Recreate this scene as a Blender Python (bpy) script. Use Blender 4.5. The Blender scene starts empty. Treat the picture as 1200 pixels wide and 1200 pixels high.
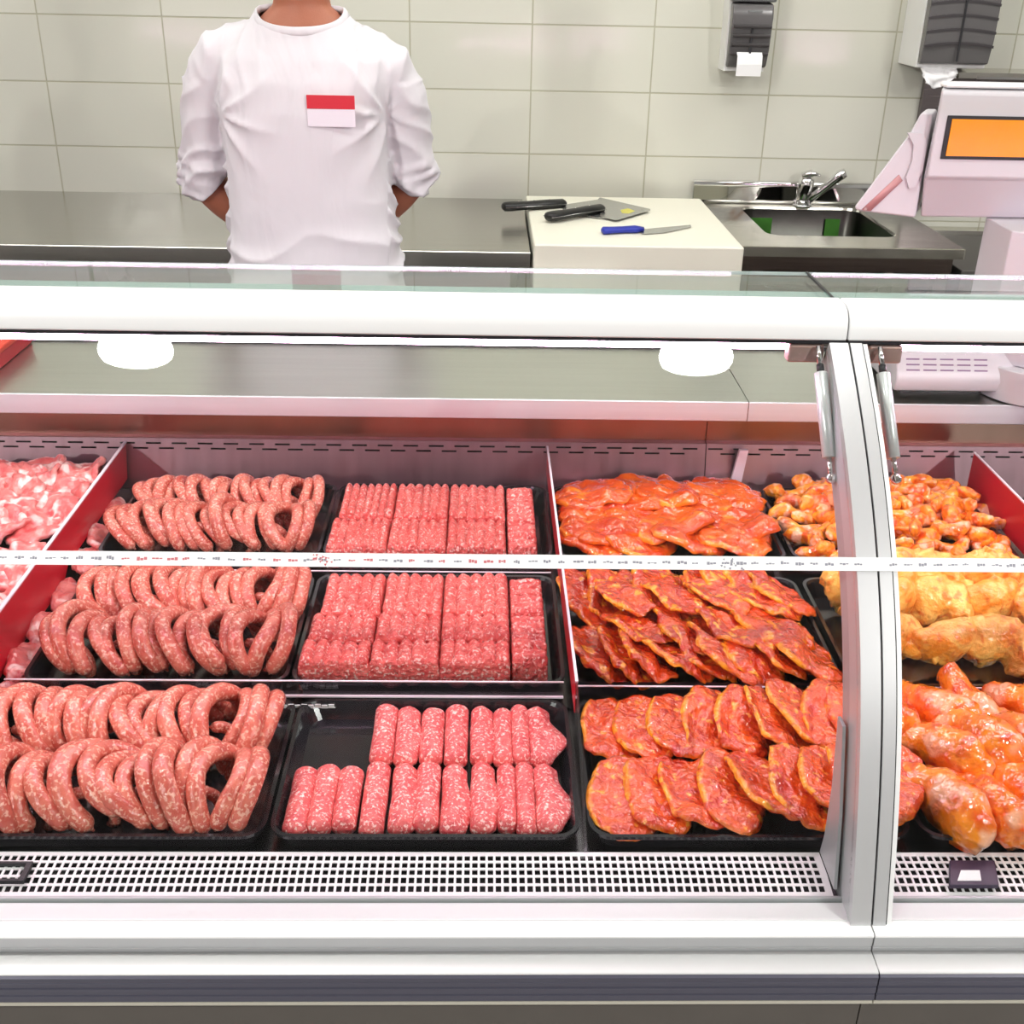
import bpy, bmesh, math, random
from math import sin, cos, pi, radians, sqrt
from mathutils import Vector, Matrix, noise

random.seed(7)
C = bpy.context.scene.collection
H = 1.645
# ---------------------------------------------------------------- camera
F, P, RO, YA = 1325.26, radians(26.03), radians(-1.29), radians(1.733)
fw = Vector((sin(YA)*cos(P), cos(YA)*cos(P), -sin(P)))
rt0 = Vector((cos(YA), -sin(YA), 0)); dn0 = fw.cross(rt0)
rt = cos(RO)*rt0 + sin(RO)*dn0
dn = -sin(RO)*rt0 + cos(RO)*dn0
def ray(x, y): return rt*((x-600)/F) + dn*((y-600)/F) + fw
def atY(x, y, Y): d = ray(x, y); return Vector((0,0,H)) + d*(Y/d.y)
def atZ(x, y, z): d = ray(x, y); return Vector((0,0,H)) + d*((z-H)/d.z)
cam = bpy.data.cameras.new('camera'); co = bpy.data.objects.new('camera', cam); C.objects.link(co)
co.matrix_world = Matrix(((rt.x,-dn.x,-fw.x,0),(rt.y,-dn.y,-fw.y,0),(rt.z,-dn.z,-fw.z,H),(0,0,0,1)))
cam.sensor_width = 36; cam.lens = 36*F/1200; cam.clip_start = .02
sc = bpy.context.scene; sc.camera = co
sc.view_settings.view_transform = 'Standard'; sc.view_settings.look = 'None'
sc.view_settings.gamma = 1; sc.view_settings.exposure = 0.2
sc.view_settings.use_curve_mapping = False
sc.cycles.transparent_max_bounces = 16
sc.cycles.max_bounces = 8
sc.cycles.caustics_reflective = False; sc.cycles.caustics_refractive = False
sc.cycles.sample_clamp_indirect = 6

# ---------------------------------------------------------------- materials
def srgb(r, g, b):
    f = lambda c: (c/255/12.92) if c/255 <= .04045 else ((c/255+.055)/1.055)**2.4
    return (f(r), f(g), f(b), 1)
def mat(name, col, rough=.5, metal=0., spec=.5, coat=0., noise_amt=0., noise_scale=20., bump=0., bump_scale=200., emit=None, es=0., sss=0.):
    m = bpy.data.materials.new(name); m.use_nodes = True
    nt = m.node_tree; b = nt.nodes['Principled BSDF']
    b.inputs['Base Color'].default_value = col; b.inputs['Roughness'].default_value = rough
    b.inputs['Metallic'].default_value = metal; b.inputs['Specular IOR Level'].default_value = spec
    b.inputs['Coat Weight'].default_value = coat; b.inputs['Coat Roughness'].default_value = .12
    tc = nt.nodes.new('ShaderNodeTexCoord')
    if noise_amt:
        n = nt.nodes.new('ShaderNodeTexNoise'); n.inputs['Scale'].default_value = noise_scale; n.inputs['Detail'].default_value = 5
        nt.links.new(tc.outputs['Object'], n.inputs['Vector'])
        mx = nt.nodes.new('ShaderNodeMix'); mx.data_type = 'RGBA'
        mx.inputs[6].default_value = tuple(c*(1-noise_amt) for c in col[:3])+(1,)
        mx.inputs[7].default_value = tuple(min(1, c*(1+noise_amt)) for c in col[:3])+(1,)
        nt.links.new(n.outputs['Fac'], mx.inputs[0]); nt.links.new(mx.outputs[2], b.inputs['Base Color'])
    if bump:
        n = nt.nodes.new('ShaderNodeTexNoise'); n.inputs['Scale'].default_value = bump_scale; n.inputs['Detail'].default_value = 4
        nt.links.new(tc.outputs['Object'], n.inputs['Vector'])
        bp = nt.nodes.new('ShaderNodeBump'); bp.inputs['Strength'].default_value = bump; bp.inputs['Distance'].default_value = .002
        nt.links.new(n.outputs['Fac'], bp.inputs['Height']); nt.links.new(bp.outputs['Normal'], b.inputs['Normal'])
    if emit:
        b.inputs['Emission Color'].default_value = emit; b.inputs['Emission Strength'].default_value = es
    return m
def steel(name, col=(.62,.62,.6,1), rough=.28, streak=(2, 60, 60), amt=.12, metal=1.):
    m = bpy.data.materials.new(name); m.use_nodes = True
    nt = m.node_tree; b = nt.nodes['Principled BSDF']; b.inputs['Metallic'].default_value = metal
    tc = nt.nodes.new('ShaderNodeTexCoord'); mp = nt.nodes.new('ShaderNodeMapping'); mp.inputs['Scale'].default_value = streak
    n = nt.nodes.new('ShaderNodeTexNoise'); n.inputs['Scale'].default_value = 3; n.inputs['Detail'].default_value = 6
    nt.links.new(tc.outputs['Object'], mp.inputs[0]); nt.links.new(mp.outputs[0], n.inputs['Vector'])
    mx = nt.nodes.new('ShaderNodeMix'); mx.data_type = 'RGBA'
    mx.inputs[6].default_value = tuple(c*(1-amt) for c in col[:3])+(1,); mx.inputs[7].default_value = tuple(min(1,c*(1+amt)) for c in col[:3])+(1,)
    nt.links.new(n.outputs['Fac'], mx.inputs[0]); nt.links.new(mx.outputs[2], b.inputs['Base Color'])
    mr = nt.nodes.new('ShaderNodeMapRange'); mr.inputs[3].default_value = rough*.8; mr.inputs[4].default_value = rough*1.25
    nt.links.new(n.outputs['Fac'], mr.inputs[0]); nt.links.new(mr.outputs[0], b.inputs['Roughness'])
    return m
def glassm(name, tint=(1,1,1,1), f0=.04, extra=0.):
    m = bpy.data.materials.new(name); m.use_nodes = True; nt = m.node_tree
    nt.nodes.remove(nt.nodes['Principled BSDF']); out = nt.nodes['Material Output']
    tr = nt.nodes.new('ShaderNodeBsdfTransparent'); tr.inputs[0].default_value = tint
    gl = nt.nodes.new('ShaderNodeBsdfGlossy'); gl.inputs['Roughness'].default_value = .0
    g = nt.nodes.new('ShaderNodeNewGeometry'); vm = nt.nodes.new('ShaderNodeVectorMath'); vm.operation = 'DOT_PRODUCT'
    nt.links.new(g.outputs['Incoming'], vm.inputs[0]); nt.links.new(g.outputs['Normal'], vm.inputs[1])
    def mth(op, a, b=None):
        n = nt.nodes.new('ShaderNodeMath'); n.operation = op
        for i, v in enumerate((a, b)):
            if v is None: continue
            if isinstance(v, (int, float)): n.inputs[i].default_value = v
            else: nt.links.new(v, n.inputs[i])
        return n.outputs[0]
    k = mth('POWER', mth('SUBTRACT', 1.0, mth('ABSOLUTE', vm.outputs['Value'])), 5.0)
    fac = mth('ADD', mth('MULTIPLY', k, 1-f0), f0+extra)
    mx = nt.nodes.new('ShaderNodeMixShader'); nt.links.new(fac, mx.inputs[0])
    nt.links.new(tr.outputs[0], mx.inputs[1]); nt.links.new(gl.outputs[0], mx.inputs[2]); nt.links.new(mx.outputs[0], out.inputs[0])
    return m
def meat(name, c1, c2, cfat, scale=30., rough=.3, coat=.5, grain=0., grain_scale=250., grain_thr=.62, bump=.5, bscale=60., fatattr=True, fatcol=None, c1max=.65):
    """noise mix of two flesh colours, pale fat grains, optional fat rim carried by the 'fat' attribute"""
    m = bpy.data.materials.new(name); m.use_nodes = True; nt = m.node_tree; b = nt.nodes['Principled BSDF']
    b.inputs['Roughness'].default_value = rough; b.inputs['Coat Weight'].default_value = coat; b.inputs['Coat Roughness'].default_value = .06
    tc = nt.nodes.new('ShaderNodeTexCoord'); oi = nt.nodes.new('ShaderNodeObjectInfo')
    ad = nt.nodes.new('ShaderNodeVectorMath'); ad.operation = 'MULTIPLY_ADD'
    cx = nt.nodes.new('ShaderNodeCombineXYZ')
    for i in range(3): nt.links.new(oi.outputs['Random'], cx.inputs[i])
    nt.links.new(cx.outputs[0], ad.inputs[0]); ad.inputs[1].default_value = (7, 11, 5); nt.links.new(tc.outputs['Object'], ad.inputs[2])
    def nz(s, d=4, dist=0.):
        n = nt.nodes.new('ShaderNodeTexNoise'); n.inputs['Scale'].default_value = s; n.inputs['Detail'].default_value = d; n.inputs['Distortion'].default_value = dist
        nt.links.new(ad.outputs[0], n.inputs['Vector']); return n.outputs['Fac']
    def mrange(v, a, bb, o0=0., o1=1.):
        n = nt.nodes.new('ShaderNodeMapRange'); n.inputs[1].default_value = a; n.inputs[2].default_value = bb; n.inputs[3].default_value = o0; n.inputs[4].default_value = o1
        nt.links.new(v, n.inputs[0]); return n.outputs[0]
    def mix(f, a, bb):
        n = nt.nodes.new('ShaderNodeMix'); n.data_type = 'RGBA'; nt.links.new(f, n.inputs[0])
        for i, v in ((6, a), (7, bb)):
            if isinstance(v, tuple): n.inputs[i].default_value = v
            else: nt.links.new(v, n.inputs[i])
        return n.outputs[2]
    col = mix(mrange(nz(scale, 4, 1.5), .35, c1max), c1, c2)
    vn = nt.nodes.new('ShaderNodeTexVoronoi'); vn.inputs['Scale'].default_value = grain_scale or 100
    nt.links.new(ad.outputs[0], vn.inputs['Vector'])
    if grain:
        gm = mrange(nz(grain_scale, 2, .4), grain_thr, grain_thr+.10, 0., grain)
        col = mix(gm, col, cfat)
    if fatattr:
        at = nt.nodes.new('ShaderNodeAttribute'); at.attribute_name = 'fat'
        mm = nt.nodes.new('ShaderNodeMath'); mm.operation = 'MULTIPLY'
        nt.links.new(at.outputs['Fac'], mm.inputs[0]); nt.links.new(mrange(nz(scale*1.3, 3, 1.), .38, .55), mm.inputs[1])
        col = mix(mm.outputs[0], col, fatcol or cfat)
    nt.links.new(col, b.inputs['Base Color'])
    bp = nt.nodes.new('ShaderNodeBump'); bp.inputs['Strength'].default_value = bump; bp.inputs['Distance'].default_value = .0055
    if grain and grain_scale:
        nt.links.new(nz(bscale, 2.0 if coat > .55 else 4), bp.inputs['Height'])
    else: nt.links.new(nz(bscale, 2, .6), bp.inputs['Height'])
    nt.links.new(bp.outputs['Normal'], b.inputs['Normal'])
    nt.links.new(bp.outputs['Normal'], b.inputs['Coat Normal'])
    return m

M = {}
M['white'] = mat('white_enamel', (.86,.87,.87,1), .3)
M['alu'] = mat('satin_aluminium', (.60,.61,.62,1), .35, .35)
M['alu2'] = mat('grey_aluminium', (.5,.51,.52,1), .4, .4)
M['bumper_shade'] = mat('shaded_bumper', (.09,.09,.125,1), .35, .2)  # aluminium bumper face; its shade is painted in as dark blue-grey
M['cream'] = mat('cream_strip', (.55,.53,.45,1), .5)
M['base'] = mat('base_panel', (.10,.09,.08,1), .5, noise_amt=.1)
M['black'] = mat('black_rubber', (.012,.012,.015,1), .45)
M['tray'] = mat('black_tray_plastic', (.012,.011,.014,1), .16, coat=.4)
M['worktop'] = steel('worktop_steel', (.64,.645,.60,1), .3, (1.2, 30, 30), .1)
M['steelbk'] = steel('back_counter_steel', (.53,.52,.485,1), .22, (1, 14, 14), .14)
M['apron'] = steel('apron_aluminium', (.74,.72,.76,1), .42, (1.5, 40, 40), .06, .35)
M['panel'] = steel('pink_lit_panel_steel', (.42,.27,.30,1), .33, (20, 4, 2), .15)  # pink light of the case tube is put into this steel colour
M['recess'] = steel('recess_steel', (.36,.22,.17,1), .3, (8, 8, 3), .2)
M['deck'] = steel('deck_steel', (.16,.155,.16,1), .22, (3, 12, 12), .15)
M['grille'] = mat('white_grille', (.86,.82,.84,1), .35)
M['red'] = mat('red_divider', srgb(196,22,42), .3)
M['redbox'] = mat('red_box', srgb(220,70,50), .5)
M['pinkedge'] = mat('divider_edge', (.9,.75,.82,1), .25)
M['glass'] = glassm('clear_glass', (.975,.99,.985,1), .028)
M['glassedge'] = glassm('glass_green_edge', (.80,.90,.88,1), .06)
M['topglass'] = glassm('top_glass', (.90,.945,.935,1), .05)
M['acryl'] = glassm('clear_acrylic', (.93,.90,.94,1), .05, .03)
M['seal'] = mat('pale_green_seal', (.50,.66,.64,1), .25)
M['board'] = mat('cream_polyethylene', srgb(240,238,222), .45, bump=.15, bump_scale=90)
M['handle'] = mat('black_handle', (.012,.012,.012,1), .35)
M['blue'] = mat('blue_handle', srgb(35,50,160), .35)
M['blade'] = mat('blade_steel', (.55,.56,.55,1), .25, .9, noise_amt=.08)
M['chrome'] = mat('chrome', (.8,.8,.8,1), .06, 1.)
M['sink'] = steel('sink_steel', (.68,.66,.60,1), .2, (4, 12, 12), .2)
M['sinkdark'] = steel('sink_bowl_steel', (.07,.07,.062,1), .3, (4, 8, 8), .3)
M['green'] = mat('green_cloth', srgb(42,96,16), .8, noise_amt=.3)
M['disp'] = mat('grey_translucent_plastic', (.12,.115,.115,1), .25, coat=.3)
M['disp2'] = mat('grey_cap_plastic', (.19,.20,.20,1), .35)
M['dispw'] = mat('white_plastic', (.80,.80,.78,1), .4)
M['paper'] = mat('white_paper', (.88,.88,.88,1), .8)
M['scale'] = mat('scale_plastic', srgb(200,197,201), .42)
M['lcd'] = mat('amber_display', srgb(228,140,20), .25, emit=srgb(255,150,10), es=.12, noise_amt=.15, noise_scale=12)
M['strut'] = mat('strut_paint', (.72,.74,.74,1), .3, .3)
M['bracket'] = mat('bracket_metal', (.42,.30,.27,1), .4, .6)
M['skin'] = mat('skin', srgb(164,100,74), .5, noise_amt=.08, noise_scale=30, bump=.2, bump_scale=300)
M['hair'] = mat('dark_hair', (.03,.02,.015,1), .6)
M['trousers'] = mat('white_trousers', (.6,.6,.62,1), .8)
M['shoe'] = mat('white_shoe', (.7,.7,.7,1), .5)
M['badge_red'] = mat('badge_red', srgb(205,35,48), .35)
M['badge_white'] = mat('badge_white', (.78,.75,.80,1), .3)
M['ink'] = mat('black_ink', (.26,.26,.31,1), .5)
M['inkred'] = mat('red_ink', (.55,.16,.18,1), .5)
M['lamp'] = mat('lamp_disc', (1,1,1,1), .5, emit=(1,.985,.95,1), es=110)
M['panel_light'] = mat('light_panel', (1,1,1,1), .5, emit=(1,.99,.95,1), es=7.6)
M['tube'] = mat('case_tube', (1,1,1,1), .5, emit=(1,.60,.86,1), es=38)
M['ceil'] = mat('ceiling_paint', (.78,.78,.76,1), .9)
M['wallp'] = mat('plain_wall', (.50,.50,.49,1), .9)
M['sausage'] = meat('sausage_casing', srgb(216,116,98), srgb(190,80,68), srgb(250,206,182), 24, .26, .5, .55, 230, .53, .3, 140, False)
M['mince'] = meat('minced_meat', srgb(240,112,104), srgb(210,68,68), srgb(255,214,204), 60, .34, .35, .8, 230, .55, 1., 170, False)
M['roll'] = meat('minced_roll', srgb(234,106,104), srgb(206,68,74), srgb(255,214,206), 45, .32, .35, .85, 280, .54, .6, 190, False)
M['steak'] = meat('marinated_steak', srgb(230,88,26), srgb(188,40,12), srgb(255,180,60), 26, .17, .9, .6, 70, .61, .9, 120, True, srgb(255,170,35))
M['slice'] = meat('marinated_slice', srgb(226,78,22), srgb(178,32,12), srgb(255,176,50), 22, .17, .9, .75, 44, .57, .9, 110, True, srgb(255,168,30))
M['cutlet'] = meat('marinated_cutlet', srgb(232,98,22), srgb(202,54,16), srgb(255,160,50), 13, .18, .9, .5, 34, .60, .7, 85, True, srgb(255,160,40))
M['wing'] = meat('marinated_wing', srgb(255,170,48), srgb(222,80,22), srgb(250,200,170), 34, .2, .8, .7, 44, .54, .8, 90, False)
M['leg'] = meat('marinated_leg', srgb(255,204,108), srgb(246,150,48), srgb(226,92,30), 24, .24, .6, .6, 60, .57, .7, 100, False)
M['drum'] = meat('marinated_drumstick', srgb(246,142,34), srgb(218,72,16), srgb(242,184,150), 28, .15, 1., .75, 24, .56, .7, 85, False)
M['pale'] = meat('pale_raw_meat', srgb(238,138,132), srgb(208,76,80), srgb(255,226,220), 24, .28, .6, .8, 34, .53, .8, 70, True, srgb(252,224,216))
M['shirt'] = None
def shirt_mat():
    m = mat('white_jersey', (.67,.655,.68,1), .9, spec=.2)
    nt = m.node_tree; b = nt.nodes['Principled BSDF']
    tc = nt.nodes.new('ShaderNodeTexCoord')
    def nz(sc_, s, dist):
        mp = nt.nodes.new('ShaderNodeMapping'); mp.inputs['Scale'].default_value = sc_; mp.inputs['Rotation'].default_value = (0, radians(35), 0)
        n = nt.nodes.new('ShaderNodeTexNoise'); n.inputs['Scale'].default_value = s; n.inputs['Detail'].default_value = 2.5; n.inputs['Distortion'].default_value = dist
        nt.links.new(tc.outputs['Object'], mp.inputs[0]); nt.links.new(mp.outputs[0], n.inputs['Vector']); return n.outputs['Fac']
    bp = nt.nodes.new('ShaderNodeBump'); bp.inputs['Strength'].default_value = .5; bp.inputs['Distance'].default_value = .02
    nt.links.new(nz((1, 1, .35), 9, 1.2), bp.inputs['Height']); nt.links.new(bp.outputs[0], b.inputs['Normal'])
    return m
M['shirt'] = shirt_mat()
def tile_mat():
    m = bpy.data.materials.new('cream_wall_tiles'); m.use_nodes = True; nt = m.node_tree; b = nt.nodes['Principled BSDF']
    tc = nt.nodes.new('ShaderNodeTexCoord'); sp = nt.nodes.new('ShaderNodeSeparateXYZ'); cb = nt.nodes.new('ShaderNodeCombineXYZ')
    nt.links.new(tc.outputs['Object'], sp.inputs[0])
    ax = nt.nodes.new('ShaderNodeMath'); ax.operation = 'ADD'; ax.inputs[1].default_value = -.152+.399*20
    az = nt.nodes.new('ShaderNodeMath'); az.operation = 'ADD'; az.inputs[1].default_value = -1.050+.2035*20
    nt.links.new(sp.outputs[0], ax.inputs[0]); nt.links.new(sp.outputs[2], az.inputs[0])
    nt.links.new(ax.outputs[0], cb.inputs[0]); nt.links.new(az.outputs[0], cb.inputs[1])
    br = nt.nodes.new('ShaderNodeTexBrick'); br.offset = 0; br.squash = 1
    br.inputs['Scale'].default_value = 1; br.inputs['Brick Width'].default_value = .399; br.inputs['Row Height'].default_value = .2035
    br.inputs['Mortar Size'].default_value = .0028; br.inputs['Mortar Smooth'].default_value = .3
    br.inputs['Color1'].default_value = srgb(214,214,201); br.inputs['Color2'].default_value = srgb(209,209,196); br.inputs['Mortar'].default_value = srgb(176,174,152)
    nt.links.new(cb.outputs[0], br.inputs['Vector']); nt.links.new(br.outputs['Color'], b.inputs['Base Color'])
    rr = nt.nodes.new('ShaderNodeMapRange'); rr.inputs[3].default_value = .12; rr.inputs[4].default_value = .7
    nt.links.new(br.outputs['Fac'], rr.inputs[0]); nt.links.new(rr.outputs[0], b.inputs['Roughness'])
    n = nt.nodes.new('ShaderNodeTexNoise'); n.inputs['Scale'].default_value = 4; nt.links.new(tc.outputs['Object'], n.inputs['Vector'])
    b1 = nt.nodes.new('ShaderNodeBump'); b1.inputs['Strength'].default_value = .15; b1.inputs['Distance'].default_value = .02; nt.links.new(n.outputs['Fac'], b1.inputs['Height'])
    b2 = nt.nodes.new('ShaderNodeBump'); b2.invert = True; b2.inputs['Strength'].default_value = .5; b2.inputs['Distance'].default_value = .002
    nt.links.new(br.outputs['Fac'], b2.inputs['Height']); nt.links.new(b1.outputs[0], b2.inputs['Normal']); nt.links.new(b2.outputs[0], b.inputs['Normal'])
    return m
M['tiles'] = tile_mat()
M['floor'] = mat('floor_tiles', (.42,.40,.37,1), .4, noise_amt=.15, noise_scale=3)

# ---------------------------------------------------------------- object helpers
def thing(name, label, cat, loc=(0,0,0), group=None):
    o = bpy.data.objects.new(name, None); C.objects.link(o); o.location = loc; o.empty_display_size = .05
    o['label'] = label; o['category'] = cat
    if group: o['group'] = group
    return o
def tag(o, label, cat, group=None):
    o['label'] = label; o['category'] = cat
    if group: o['group'] = group
    return o
def obj(name, bm, m, parent=None, smooth=False, loc=None, label=None, bevel=0., world=True):
    """world=True: bmesh is in world coordinates, the origin moves to loc or the parent's"""
    me = bpy.data.meshes.new(name)
    bmesh.ops.recalc_face_normals(bm, faces=bm.faces[:])
    org = Vector(parent.matrix_basis.translation) if parent else Vector(loc or (0,0,0))
    if parent and parent.parent: org = org + Vector(parent.parent.matrix_basis.translation)
    if world: bmesh.ops.translate(bm, verts=bm.verts[:], vec=-org)
    bm.to_mesh(me); bm.free()
    if smooth:
        for p in me.polygons: p.use_smooth = True
    for x in (m if isinstance(m, list) else [m]): me.materials.append(x)
    o = bpy.data.objects.new(name, me); C.objects.link(o)
    if parent: o.parent = parent
    else: o.location = org
    if label: o['label'] = label
    if bevel:
        b = o.modifiers.new('bevel', 'BEVEL'); b.width = bevel; b.segments = 2; b.limit_method = 'ANGLE'
        if not smooth:
            for p in me.polygons: p.use_smooth = True
            w = o.modifiers.new('wn', 'WEIGHTED_NORMAL')
    return o
def bx(x0, x1, y0, y1, z0, z1, bm=None):
    bm = bm or bmesh.new()
    v = [bm.verts.new((x, y, z)) for z in (z0, z1) for y in (y0, y1) for x in (x0, x1)]
    for f in ((0,2,3,1),(4,5,7,6),(0,1,5,4),(2,6,7,3),(0,4,6,2),(1,3,7,5)): bm.faces.new([v[i] for i in f])
    return bm
def prism_x(pts, x0, x1, bm=None):
    """YZ outline extruded along X"""
    bm = bm or bmesh.new()
    a = [bm.verts.new((x0, y, z)) for y, z in pts]; b = [bm.verts.new((x1, y, z)) for y, z in pts]
    bm.faces.new(a); bm.faces.new(b[::-1])
    for i in range(len(pts)): j = (i+1) % len(pts); bm.faces.new((a[i], b[i], b[j], a[j]))
    return bm
def prism_y(pts, y0, y1, bm=None):
    bm = bm or bmesh.new()
    a = [bm.verts.new((x, y0, z)) for x, z in pts]; b = [bm.verts.new((x, y1, z)) for x, z in pts]
    bm.faces.new(a); bm.faces.new(b[::-1])
    for i in range(len(pts)): j = (i+1) % len(pts); bm.faces.new((a[i], b[i], b[j], a[j]))
    return bm
def prism_z(pts, z0, z1, bm=None):
    bm = bm or bmesh.new()
    a = [bm.verts.new((x, y, z0)) for x, y in pts]; b = [bm.verts.new((x, y, z1)) for x, y in pts]
    bm.faces.new(a); bm.faces.new(b[::-1])
    for i in range(len(pts)): j = (i+1) % len(pts); bm.faces.new((a[i], b[i], b[j], a[j]))
    return bm
def tube(pts, rad, n=12, bm=None, cap=True, flat=1., up=(0,0,1)):
    """swept tube; rad list of r or (ra, rb)"""
    bm = bm or bmesh.new(); pts = [Vector(p) for p in pts]; rings = []
    if not isinstance(rad, (list, tuple)): rad = [rad]*len(pts)
    prev = None
    for i, p in enumerate(pts):
        t = (pts[min(i+1, len(pts)-1)] - pts[max(i-1, 0)]).normalized()
        if prev is None:
            u = Vector(up)
            if abs(t.dot(u)) > .95: u = Vector((1,0,0))
            a = (u - t*u.dot(t)).normalized()
        else: a = (prev - t*prev.dot(t)).normalized()
        prev = a; b = t.cross(a)
        ra, rb = rad[i] if isinstance(rad[i], (list, tuple)) else (rad[i], rad[i]*flat)
        rings.append([bm.verts.new(p + a*ra*cos(2*pi*k/n) + b*rb*sin(2*pi*k/n)) for k in range(n)])
    for r0, r1 in zip(rings, rings[1:]):
        for k in range(n): bm.faces.new((r0[k], r0[(k+1)%n], r1[(k+1)%n], r1[k]))
    if cap: bm.faces.new(rings[0][::-1]); bm.faces.new(rings[-1])
    return bm
def cyl(p0, p1, r, n=16, bm=None): return tube([p0, p1], r, n, bm)
def ellip(c, r, bm=None, seg=20, rng=12, rot=None):
    bm = bm or bmesh.new(); m = Matrix.Translation(c) @ (rot or Matrix()) @ Matrix.Diagonal((r[0], r[1], r[2], 1))
    bmesh.ops.create_uvsphere(bm, u_segments=seg, v_segments=rng, radius=1, matrix=m); return bm
def ordn(i):
    w = ['first','second','third','fourth','fifth','sixth','seventh','eighth','ninth','tenth','eleventh','twelfth','thirteenth','fourteenth','fifteenth','sixteenth','seventeenth','eighteenth','nineteenth','twentieth']
    return w[i] if i < 20 else 'twenty-' + w[i-20]
def struct(o): o['kind'] = 'structure'; return o
def rrect(x0, x1, y0, y1, r, n=5):
    pts = []
    for cx, cy, a in ((x1-r, y1-r, 0), (x0+r, y1-r, 90), (x0+r, y0+r, 180), (x1-r, y0+r, 270)):
        for k in range(n+1):
            t = radians(a + 90*k/n); pts.append((cx + r*cos(t), cy + r*sin(t)))
    return pts

# ---------------------------------------------------------------- room
RX = 3.6
struct(obj('floor', bx(-RX, RX, -3.6, 4.0, -.1, 0), M['floor']))
struct(obj('ceiling', bx(-RX, RX, -3.6, 4.0, 3.0, 3.1), M['ceil']))
struct(obj('wall_back', bx(-RX, RX, 4.0, 4.12, 0, 3.0), M['tiles']))
struct(obj('wall_left', bx(-RX-.1, -RX, -3.6, 4.0, 0, 3.0), M['wallp']))
struct(obj('wall_right', bx(RX, RX+.1, -3.6, 4.0, 0, 3.0), M['wallp']))
struct(obj('wall_front', bx(-RX, RX, -3.7, -3.6, 0, 3.0), M['wallp']))

def disc_ring(c, r0, r1, z0, z1, n=40):
    bm = bmesh.new(); L = []
    for r, z in ((r0, z0), (r1, z0), (r1, z1), (r0, z1)):
        L.append([bm.verts.new((c[0]+r*cos(2*pi*k/n), c[1]+r*sin(2*pi*k/n), z)) for k in range(n)])
    for a in range(4):
        for k in range(n): bm.faces.new((L[a][k], L[a][(k+1)%n], L[(a+1)%4][(k+1)%n], L[(a+1)%4][k]))
    return bm
for i, (x, w) in enumerate(((-.913, 'over the left end of the meat case'), (.569, 'over the seam between the two meat cases'), (2.05, 'over the far right of the meat case'), (-2.395, 'over the far left of the meat case'))):
    t = thing('ceiling_downlight', 'round white ceiling downlight ' + w, 'ceiling light', (x, 1.25, 3.0), 'downlights above the meat counter')
    obj('trim_ring', disc_ring((x, 1.25), .10, .12, 2.985, 2.9995), M['white'], t)
    obj('lamp_lens', cyl((x, 1.25, 2.992), (x, 1.25, 2.9985), .10, 40), M['lamp'], t)
for i, (x, y, w) in enumerate(((-1.6, 2.75, 'above the staff aisle on the left'), (.2, 2.75, 'above the staff aisle in the middle'), (2.0, 2.75, 'above the staff aisle on the right'))):
    t = thing('light_panel', 'flat rectangular white light panel ' + w, 'ceiling light', (x, y, 3.0), 'light panels above the staff aisle')
    bm = bx(x-.62, x+.62, y-.32, y-.30, 2.97, 2.9995); bx(x-.62, x+.62, y+.30, y+.32, 2.97, 2.9995, bm); bx(x-.62, x-.60, y-.30, y+.30, 2.97, 2.9995, bm); bx(x+.60, x+.62, y-.30, y+.30, 2.97, 2.9995, bm)
    obj('frame', bm, M['white'], t); obj('diffuser', bx(x-.6, x+.6, y-.3, y+.3, 2.98, 2.99), M['panel_light'], t)
for i, (x, y, pw, tgt) in enumerate(((-2.2, -.9, 130, (-.4, 1.2, .8)), (2.3, -.9, 130, (.5, 1.2, .8)), (-3.2, -3.0, 230, (-.2, 1.0, .7)), (3.2, -3.0, 230, (.2, 1.0, .7)))):  # unseen spots added to light the case front from the customer side
    t = thing('added_fill_spot', 'fill spotlight added out of view ' + ('left of the customer', 'right of the customer', 'in the far left corner of the shop', 'in the far right corner of the shop')[i], 'ceiling light', (x, y, 2.9), 'added customer side fill spots')
    d = (Vector(tgt)-Vector((x, y, 2.85))).normalized(); p = Vector((x, y, 2.85))
    obj('lamp_head', tube([p-d*.10, p-d*.09, p+d*.02], [.02, .05, .055], 20), M['white'], t, True); obj('stem', cyl((x, y, 2.87), (x, y, 2.9995), .012), M['white'], t)
    l = bpy.data.lights.new('spot', 'SPOT'); l.energy = pw; l.spot_size = radians(95); l.spot_blend = .8; l.shadow_soft_size = .05; l.color = (1, .98, .95)
    lo = bpy.data.objects.new('spot_lamp', l); C.objects.link(lo); lo.parent = t
    q = d.to_track_quat('-Z', 'Y'); lo.rotation_euler = q.to_euler(); lo.location = (p+d*.03) - Vector(t.location)

w = bpy.data.worlds.new('world'); sc.world = w; w.use_nodes = True; w.node_tree.nodes['Background'].inputs[0].default_value = (.6,.6,.6,1); w.node_tree.nodes['Background'].inputs[1].default_value = .3

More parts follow.
